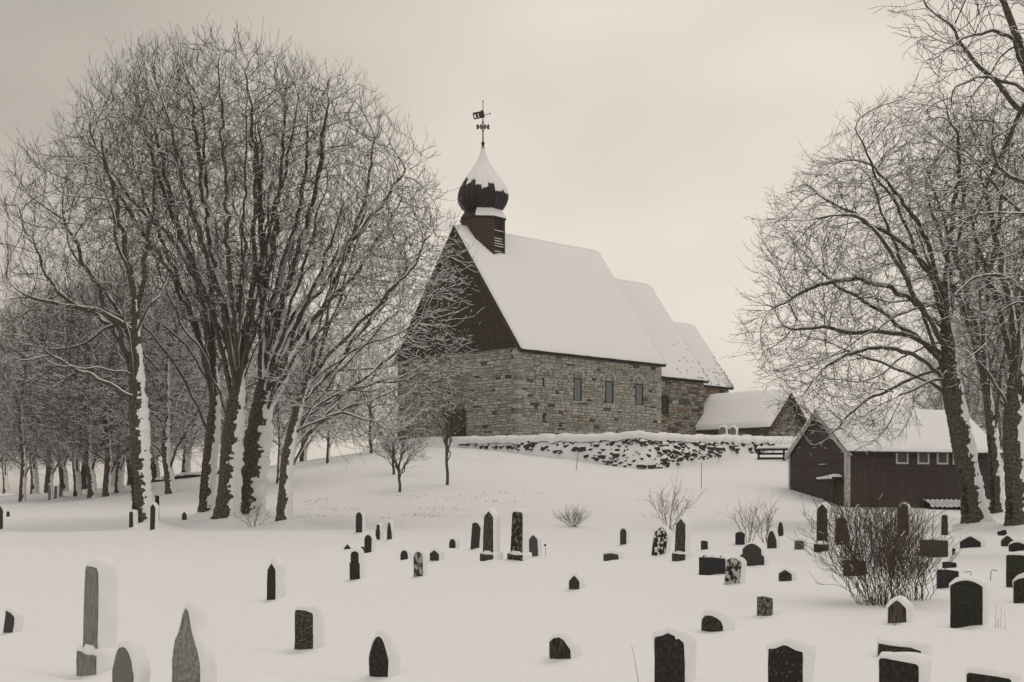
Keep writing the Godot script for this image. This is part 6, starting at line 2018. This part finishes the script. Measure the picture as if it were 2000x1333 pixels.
func build_branches(t: Node3D, rng: RandomNumberGenerator, pos: PackedVector3Array, par: PackedInt32Array, n_trunk: int, radius: float, twigs: float, twig_mat: Material, reach: float) -> void:
	var n := pos.size()
	var tips := PackedFloat32Array()
	tips.resize(n)
	var kids := []
	kids.resize(n)
	for i in n:
		kids[i] = PackedInt32Array()
	for i in range(1, n):
		kids[par[i]].append(i)
	for i in range(n - 1, -1, -1):
		if kids[i].is_empty():
			tips[i] += 1.0
		if par[i] >= 0:
			tips[par[i]] += tips[i]
	# thickness by the pipe model, matched to the trunk
	var r0 := 0.0056 * reach
	var ex := log(maxf(tips[0], 2.0)) / log(radius / r0)
	var rad := PackedFloat32Array()
	rad.resize(n)
	for i in n:
		rad[i] = r0 * pow(tips[i], 1.0 / ex)
	for i in own_r:
		rad[i] = maxf(rad[i], own_r[i])
	# the trunk swells at the foot
	for i in n_trunk:
		var q := float(i) / n_trunk
		rad[i] = maxf(rad[i], lerpf(radius, radius * 0.12, pow(q, 1.25))) * (1.0 + 0.55 * exp(-(pos[i].y) / 0.45))
	var bark := Geo.new()
	var trunk_g := Geo.new()
	var snow := Geo.new()
	var fine := Geo.new()
	var fine_snow := Geo.new()
	sn.seed = 3
	sn.frequency = 0.9
	# chains: follow the thickest child
	var starts := [0]
	while starts.size():
		var i: int = starts.pop_back()
		var pts := PackedVector3Array()
		var rr := PackedFloat32Array()
		var is_trunk := i == 0
		if par[i] >= 0:
			pts.append(pos[par[i]])
			rr.append(minf(rad[par[i]] * 0.9, rad[i] * 1.25))
		while true:
			pts.append(pos[i])
			rr.append(rad[i])
			if kids[i].is_empty():
				break
			var best := -1
			for c in kids[i]:
				if best < 0 or tips[c] > tips[best]:
					best = c
			if is_trunk and i + 1 < n_trunk:
				best = i + 1
			for c in kids[i]:
				if c != best:
					starts.append(c)
			i = best
		# soften the kinks
		for pass_ in 2:
			for k in range(1, pts.size() - 1):
				pts[k] = pts[k] * 0.5 + (pts[k - 1] + pts[k + 1]) * 0.25
		var thick := rr[mini(1, rr.size() - 1)]
		if thick < 0.020 * reach:
			for k in pts.size() - 1:
				twig_seg(fine, fine_snow, pts[k], pts[k + 1], rr[k], rr[k + 1], rng)
		else:
			if is_trunk:
				var fine_pts := PackedVector3Array()
				var fine_r := PackedFloat32Array()
				for k in pts.size() - 1:
					for e in 3:
						fine_pts.append(pts[k].lerp(pts[k + 1], e / 3.0))
						fine_r.append(lerpf(rr[k], rr[k + 1], e / 3.0))
				trunk_g.rough_tube(fine_pts, fine_r, 20, sn, 0.16, 0.0)
				snow_on(snow, fine_pts, fine_r, rng)
			else:
				bark.tube(pts, rr, 8 if thick > 0.1 else (7 if thick > 0.05 else 5))
				snow_on(snow, pts, rr, rng)
	# twigs
	for i in range(1, n):
		if rad[i] > 0.030 * reach:
			continue
		var dir := (pos[i] - pos[par[i]]).normalized()
		var count := twigs * (1.5 if kids[i].is_empty() else 0.75)
		while rng.randf() < count:
			count -= 1.0
			twig(fine, fine_snow, pos[i], dir, rng, reach, 2)
	print(t.name, " nodes ", n, " tris ", (trunk_g.i.size() + bark.i.size() + snow.i.size()) / 3, " + ", (fine.i.size() + fine_snow.i.size()) / 3, " ms ", Time.get_ticks_msec())
	put("trunk", trunk_g.mesh(), M.bark, t)
	put("branches", bark.mesh(), M.bark, t)
	stuff(put("snow_on_branches", snow.mesh(), M.snow_plain, t))
	stuff(put("twigs", fine.mesh(), twig_mat, t))
	stuff(put("snow_on_twigs", fine_snow.mesh(), M.snow_plain, t))

func twig(g: Geo, s: Geo, at: Vector3, dir: Vector3, rng: RandomNumberGenerator, reach: float, depth: int) -> void:
	var d := (dir + Vector3(rng.randfn(), rng.randfn() * 0.8, rng.randfn()) * 0.42 + Vector3.UP * tree_lift * 1.3).normalized()
	var n := 5 if depth == 2 else 3
	var length := rng.randf_range(0.09, 0.19) * reach * (1.0 if depth == 2 else 0.72)
	var r := (0.0072 if depth == 2 else 0.0056) * reach
	var p := at
	for k in n:
		var q := p + d * length
		var r1 := r * 0.86
		twig_seg(g, s, p, q, r, r1, rng)
		p = q
		r = r1
		if depth > 1 and k > 0 and rng.randf() < 0.5:
			twig(g, s, p, d, rng, reach, depth - 1)
		d = (d + Vector3(rng.randfn(), rng.randfn(), rng.randfn()) * (0.13 + 0.4 * clampf(tree_lift, 0.0, 0.2)) + Vector3.UP * tree_lift * 0.5).normalized()

# a three sided twig; snow lies along the top of those that lie flat enough
func twig_seg(g: Geo, s: Geo, a: Vector3, b: Vector3, ra: float, rb: float, rng: RandomNumberGenerator) -> void:
	var d := (b - a).normalized()
	var side := d.cross(Vector3.UP)
	var flat := side.length()
	side = side / flat if flat > 0.01 else Vector3.RIGHT
	var up := side.cross(d)
	var k := g.v.size()
	var x := side * 0.9
	g.v.append(a + (x + up * 0.5) * ra)
	g.v.append(a + (-x + up * 0.5) * ra)
	g.v.append(a - up * ra)
	g.v.append(b + (x + up * 0.5) * rb)
	g.v.append(b + (-x + up * 0.5) * rb)
	g.v.append(b - up * rb)
	g.quad(k, k + 1, k + 4, k + 3)
	g.quad(k + 1, k + 2, k + 5, k + 4)
	g.quad(k + 2, k, k + 3, k + 5)
	if flat > 0.5 and rng.randf() < (flat - 0.45) * 1.1 * tree_snow:
		var m := s.v.size()
		var lift := up * minf(ra * 0.9 + 0.004, 0.016) + Vector3.UP * 0.002
		s.v.append(a + (x + up * 0.5) * ra)
		s.v.append(a + up * 0.5 * ra + lift)
		s.v.append(a + (-x + up * 0.5) * ra)
		s.v.append(b + (x + up * 0.5) * rb)
		s.v.append(b + up * 0.5 * rb + lift)
		s.v.append(b + (-x + up * 0.5) * rb)
		s.quad(m, m + 1, m + 4, m + 3)
		s.quad(m + 1, m + 2, m + 5, m + 4)

# snow lying on top of boughs and blown against the windward side of trunks
func snow_on(g: Geo, pts: PackedVector3Array, rr: PackedFloat32Array, rng: RandomNumberGenerator) -> void:
	var q := PackedVector3Array()
	var r := PackedFloat32Array()
	var wind := Vector3(0.93, 0, 0.36)
	for k in pts.size():
		var d := (pts[mini(k + 1, pts.size() - 1)] - pts[maxi(k - 1, 0)]).normalized()
		var flat := sqrt(maxf(0.0, 1.0 - d.y * d.y))
		var thick := rr[k]
		var o := Vector3.UP * (flat * flat * 0.9) + wind * (0.62 * (1.0 - flat) + 0.12)
		o = (o - d * o.dot(d))
		if o.length() > 0.01:
			o = o.normalized()
		var nz := sn.get_noise_3dv(pts[k] * 2.2)
		var nz2 := sn.get_noise_3dv(pts[k] * 9.0 + Vector3(4, 4, 4))
		var more := 0.50 + 0.35 * nz + 0.22 * nz2 + 0.12 * flat
		if thick < 0.09:
			q.append(pts[k] + o * (thick * clampf(more, 0.1, 0.62) + 0.006))
			r.append((thick * 0.66 + 0.006) * clampf(0.42 + more * 0.7 + 0.25 * (flat - 0.7), 0.25, 1.0) * clampf(flat * 1.35, 0.35, 1.0))
		else:
			q.append(pts[k] + o * (thick * 0.40 + 0.008))
			var high := clampf(pts[k].y / 7.0, 0.0, 1.0)
			r.append(thick * clampf(0.79 - 0.10 * high + 0.27 * nz + 0.13 * nz2, 0.50, 0.92))
	if rr[0] > 0.1:
		g.rough_tube(q, r, 28, sn, 0.24, 31.0)
	else:
		g.tube(q, r, 5)

func add_ivy(t: Node3D, rng: RandomNumberGenerator, trunk: Array, radius: float, root: Vector3) -> void:
	var line := smooth_line(PackedVector3Array(trunk), 0.2)
	var g := Geo.new()
	var top := int(line.size() * 0.42)
	for k in 620:
		var f := pow(rng.randf(), 1.6)
		var i := int(f * top)
		var a := rng.randf_range(-0.6, 3.9)  # away from the windward side
		var out := Vector3(-cos(a * 0.6 - 0.9), rng.randf_range(-0.2, 0.3), sin(a)).normalized()
		var rr := radius * (1.0 - 0.3 * f) * (1.0 + 0.5 * exp(-f * 9.0))
		var p := line[i] - root + out * (rr + rng.randf_range(0.0, 0.07)) + Vector3(0, rng.randf_range(-0.1, 0.1), 0)
		var sz := rng.randf_range(0.035, 0.075)
		var u := out.cross(Vector3.UP).normalized().rotated(out, rng.randf() * TAU_)
		var v2 := out.cross(u)
		u = (u + out * rng.randf_range(-0.5, 0.5)) * sz
		v2 = (v2 + out * rng.randf_range(-0.5, 0.5)) * sz
		g.quad_facing(p - u, p + v2 * 0.8, p + u, p - v2, out)
	stuff(put("ivy_leaves", g.mesh(), M.ivy, t))

# the far row: two kinds grown once, then set out as copies
func build_far_trees() -> void:
	var kinds := []
	for k in 2:
		var rng := RandomNumberGenerator.new()
		rng.seed = 900 + k
		var t := thing("far_tree", "", "tree", Vector3.ZERO, 0.0, "bare trees of the far row")
		var h := 14.0
		var trunk := [Vector3(0, -0.4, 0), Vector3(0.05, 1.5, 0), Vector3(rng.randf_range(-0.2, 0.2), 3.2, 0), Vector3(rng.randf_range(-0.3, 0.3), 6.0, 0.1), Vector3(rng.randf_range(-0.3, 0.3), 9.0, 0)]
		var vol := [[Vector3(0, 8.4, 0), Vector3(4.2, 5.4, 4.2)], [Vector3(0.6, 5.2, 0), Vector3(4.6, 2.8, 4.4)]]
		grow(t, rng, trunk, 0.24, vol, 950, 9, 0.26, 1.0, Vector3.ZERO, M.twig_far, 0.16, 1.15)
		kinds.append(t)
	var first := [true, true]
	for i in FAR_TREES.size():
		var row: Array = FAR_TREES[i]
		var k := (i * 3 + 1) / 2 % 2
		var t: Node3D = kinds[k]
		if not first[k]:
			t = kinds[k].duplicate()
			t.name = numbered("far_tree", self)
			add_child(t, true)
		first[k] = false
		t.position = Vector3(row[0], row[1], row[2])
		t.rotation.y = 0.5 * sin(2.1 * i)
		var s: float = row[3] / 13.8
		t.scale = Vector3(s * row[4] * 0.95, s, s * row[4] * 0.95)
		t.set_meta("label", row[5])

# ------------------------------------------------------------------ bushes and saplings
func build_bush(row: Array) -> void:
	var rng := RandomNumberGenerator.new()
	rng.seed = 500 + int(absf(row[0]) * 100.0)
	var x: float = row[0]
	var z: float = row[1]
	var h: float = row[2]
	var spread: float = row[3]
	var n: int = row[4]
	var kind: String = row[5]
	var called: String = {"tree": "sapling", "stalk": "dry_grass", "bush": "bush", "thin": "bush", "dense": "bush"}[kind]
	var t := thing(called, row[6], {"tree": "sapling", "stalk": "grass stalk", "bush": "bush", "thin": "bush", "dense": "bush"}[kind], Vector3(x, ground_at(x, z), z))
	var g := Geo.new()
	var s := Geo.new()
	var fine := Geo.new()
	if kind == "stalk":
		for k in n:
			var lx := 0.0 if n == 1 else rng.randf_range(-spread, spread)
			var top := h * (1.0 if k == 0 else rng.randf_range(0.4, 0.95))
			var pts := PackedVector3Array()
			var rr := PackedFloat32Array()
			for j in 8:
				var q := j / 7.0
				pts.append(Vector3(lx + (-0.55 if n == 1 else rng.randf_range(-0.1, 0.1)) * spread * 1.6 * pow(q, 1.5), top * q - 0.05, 0.05 * k * (k % 2)))
				rr.append(lerpf(0.0034, 0.0016, q))
			var sg := Geo.new()
			sg.tube(pts, rr, 4)
			put("stalk", sg.mesh(), M.straw, t)
		return
	var stem_r := 0.0065 if kind in ["bush", "dense"] else 0.012
	if kind == "tree":
		stem_r = 0.03
		var pts := PackedVector3Array([Vector3(0, -0.2, 0), Vector3(0.03, h * 0.08, 0), Vector3(-0.02, h * 0.2, 0), Vector3(0.02, h * (0.3 if n == 11 else 0.55), 0)])
		var line := smooth_line(pts, 0.15)
		var rr := PackedFloat32Array()
		for k in line.size():
			rr.append(lerpf(0.075, 0.045, float(k) / line.size()))
		var tg := Geo.new()
		tg.tube(line, rr, 7)
		put("trunk", tg.mesh(), M.sapling, t)
		snow_on(s, line, rr, rng)
	for k in n:
		var a := 2.39996 * k + rng.randf() * 0.5
		var reach := sqrt((k + 0.5) / n) * (1.0 if kind != "dense" else rng.randf_range(0.5, 1.1))
		var dir := Vector3(cos(a) * spread * reach, h * lerpf(1.0, 0.62 if kind != "dense" else 0.5, reach) * rng.randf_range(0.72 if kind == "dense" else 0.8, 1.04), sin(a) * spread * reach)
		if kind == "dense":
			dir -= Vector3(cos(a), 0, sin(a)) * spread * 0.25 * reach
			dir.x += rng.randfn() * 0.12 * spread - 0.12 * dir.y
		var from := Vector3(cos(a), 0, sin(a)) * spread * (0.0 if kind == "tree" else (0.42 if kind == "dense" else 0.16)) * reach
		from.y = -0.1
		if kind == "tree":
			var f := rng.randf_range(0.14, 0.3) if n == 11 else rng.randf_range(0.15, 0.5)
			from = Vector3(0, h * f, 0)
			dir.y = maxf(dir.y - from.y, 0.3 * h)
		var m := 9
		var p := from
		var rad := stem_r * rng.randf_range(0.75, 1.15)
		for j in m:
			var q := (j + 1.0) / m
			var aim := from + Vector3(dir.x * pow(q, 1.25 if kind != "dense" else 0.9), dir.y * pow(q, 0.85), dir.z * pow(q, 1.25)) + Vector3(rng.randfn(), rng.randfn(), rng.randfn()) * (0.012 if kind != "dense" else 0.016) * h
			var r1 := lerpf(rad, 0.0045, q) if kind != "tree" else lerpf(rad, 0.008, q)
			twig_seg(g, s, p, aim, lerpf(rad, 0.0045, q - 1.0 / m) if kind != "tree" else lerpf(rad, 0.008, q - 1.0 / m), r1, rng)
			var d := (aim - p).normalized()
			p = aim
			if j > 1:
				var c: float = {"tree": 2.6, "bush": 0.7, "thin": 1.5, "dense": 1.3}[kind]
				while rng.randf() < c:
					c -= 1.0
					twig(fine, s, p, d, rng, clampf(h * 0.42, 0.45, 1.0) if kind != "dense" else 0.62, 2)
	var mat: Material = {"tree": M.sapling, "bush": M.twig_bush, "thin": M.twig_pale, "dense": M.twig_bush}[kind]
	stuff(put("stems", g.mesh(), mat, t))
	stuff(put("twigs", fine.mesh(), mat, t))
	stuff(put("snow_on_twigs", s.mesh(), M.snow_plain, t))

# ------------------------------------------------------------------ small things
func build_small_things() -> void:
	var rng := RandomNumberGenerator.new()
	rng.seed = 77
	var spots := [[3.32, -72.38, 1.07, 0.12, "thin snow stake leaning on the slope below the stone wall"], [9.18, -66.96, 1.24, 0.0, "thin upright snow stake on the slope left of the barn"]]
	for q in spots:
		var g := Geo.new()
		g.tube(PackedVector3Array([Vector3(0, -0.3, 0), Vector3(q[3] * q[2] * 1.4, q[2], 0)]), PackedFloat32Array([0.018, 0.014]), 6)
		var o := put("snow_stake", g.mesh(), M.twig_pale)
		o.position = Vector3(q[0], ground_at(q[0], q[1]), q[1])
		tag(o, q[4], "stake")
	var rods := [[8.56, -25.82, -1.0, 0.13, "bent metal rod sticking out of the snow between the bush and the arched gravestone"], [8.85, -25.58, 1.0, 0.17, "bent metal hook standing in the snow right of the arched gravestone"]]
	for q in rods:
		var g := Geo.new()
		g.tube(PackedVector3Array([Vector3(0, -0.2, 0), Vector3(0.02, q[3], 0), Vector3(0.03 + 0.02 * q[2], q[3] + 0.02, 0), Vector3(0.13 * q[2], q[3] + 0.01, 0.02)]), PackedFloat32Array([0.007, 0.007, 0.007, 0.006]), 6)
		var o := put("metal_rod", g.mesh(), M.iron)
		o.position = Vector3(q[0], ground_at(q[0], q[1]), q[1])
		tag(o, q[4], "metal rod")
	# a grave lantern
	var at := Vector2(10.64, -33.28)
	var l := thing("grave_lantern", "small grave lantern standing right of the wide level topped gravestone", "lantern", Vector3(at.x, ground_at(at.x, at.y), at.y))
	var lg := Geo.new()
	lg.tube(PackedVector3Array([Vector3(0, -0.1, 0), Vector3(0, 0.12, 0)]), PackedFloat32Array([0.04, 0.04]), 10)
	put("body", lg.mesh(), M.grave_palegrey, l)
	var ll := Geo.new()
	ll.tube(PackedVector3Array([Vector3(0, 0.12, 0), Vector3(0, 0.15, 0), Vector3(0, 0.18, 0)]), PackedFloat32Array([0.055, 0.045, 0.012]), 10)
	put("lid", ll.mesh(), M.frame_dark, l)
	# a flower hook by the gable topped stone
	var hk := Vector2(0.79, -32.52)
	var h := thing("grave_flower_hook", "thin stem with a dark bud beside the smooth gable topped gravestone", "grave decoration", Vector3(hk.x, ground_at(hk.x, hk.y), hk.y))
	var hg := Geo.new()
	hg.tube(PackedVector3Array([Vector3(0, -0.1, 0), Vector3(0, 0.16, 0), Vector3(-0.01, 0.29, 0)]), PackedFloat32Array([0.006, 0.005, 0.005]), 5)
	put("stem", hg.mesh(), M.straw, h)
	var bd := SphereMesh.new()
	bd.radius = 0.03
	bd.height = 0.06
	bd.radial_segments = 8
	bd.rings = 4
	put("bud", bd, M.iron, h).position = Vector3(-0.01, 0.31, 0)
	# rail fence between the bank and the barn
	var f := thing("wooden_fence", "dark wooden rail fence with snow on its top rail, left of the barn gable", "fence", Vector3(14.2, EYE, -79.5), -0.15)
	for k in 3:
		var g := Geo.new()
		g.box(Vector3(-0.06, 1.6, -0.06), Vector3(0.06, 3.22, 0.06), Transform3D(Basis(), Vector3(1.42 * k, 0, 0)))
		put("post", g.mesh(), M.frame_dark, f)
	for q in [2.62, 2.88, 3.12]:
		var g := Geo.new()
		g.box(Vector3(-0.1, q - 0.06, 0.062), Vector3(3.4, q + 0.06, 0.10))
		put("rail", g.mesh(), M.frame_dark, f)
	var sg := Geo.new()
	sg.tube(PackedVector3Array([Vector3(-0.1, 3.24, 0.05), Vector3(1.0, 3.27, 0.05), Vector3(2.2, 3.25, 0.05), Vector3(3.4, 3.27, 0.05)]), PackedFloat32Array([0.07, 0.085, 0.075, 0.085]), 8)
	put("snow", sg.mesh(), M.snow_plain, f)
	# two snow clad stones before the church annex
	var words := ["left one of two snow crusted gravestones before the church annex", "right one of two snow crusted gravestones before the church annex"]
	for k in 2:
		var x := 12.6 + 0.6 * k
		var z := -82.6
		var o := thing("gravestone", words[k], "gravestone", Vector3(x, yard_y(x, z) - 0.05, z), -0.5, "snow crusted gravestones by the annex")
		var p := outline("round" if k == 0 else "peak", 0.42, 0.62, rng)
		put("slab", slab_mesh(p, 0.12, 0.003, rng), M.grave_palegrey, o)
		put("snow_cap", snow_shell(p, 0.12, 0.12, rng), M.snow_plain, o)
	# dry grass tips on the wind swept slope
	var tuft := Geo.new()
	for k in 7:
		var a := TAU_ * k / 7
		var b := Vector3(cos(a) * 0.03, -0.02, sin(a) * 0.03)
		tuft.tri_facing(b - Vector3(0.008, 0, 0), b + Vector3(0.008, 0, 0), b + Vector3(cos(a) * 0.04, 0.05 + 0.05 * (k % 3), sin(a) * 0.04), Vector3(0, 0, 1))
	var mm := MultiMesh.new()
	mm.transform_format = MultiMesh.TRANSFORM_3D
	mm.mesh = tuft.mesh()
	var spots2 := []
	var fz := FastNoiseLite.new()
	fz.seed = 12
	fz.frequency = 0.2
	while spots2.size() < 520:
		var x := rng.randf_range(-9.0, 3.5)
		var d := rng.randf_range(50.0, 60.5)
		if fz.get_noise_2d(x, d * 1.6) < 0.12 + 0.25 * rng.randf():
			continue
		spots2.append(Vector3(x, ground_at(x, -d), -d))
	mm.instance_count = spots2.size()
	for k in spots2.size():
		mm.set_instance_transform(k, Transform3D(Basis(Vector3.UP, rng.randf() * TAU_).scaled(Vector3.ONE * rng.randf_range(0.25, 0.6)), spots2[k]))
	var mi := MultiMeshInstance3D.new()
	mi.name = "dry_grass_tips"
	mi.multimesh = mm
	mi.material_override = M.straw
	add_child(mi, true)
	stuff(mi)
	mi.set_meta("label", "sparse dry grass tips poking through the snow slope")
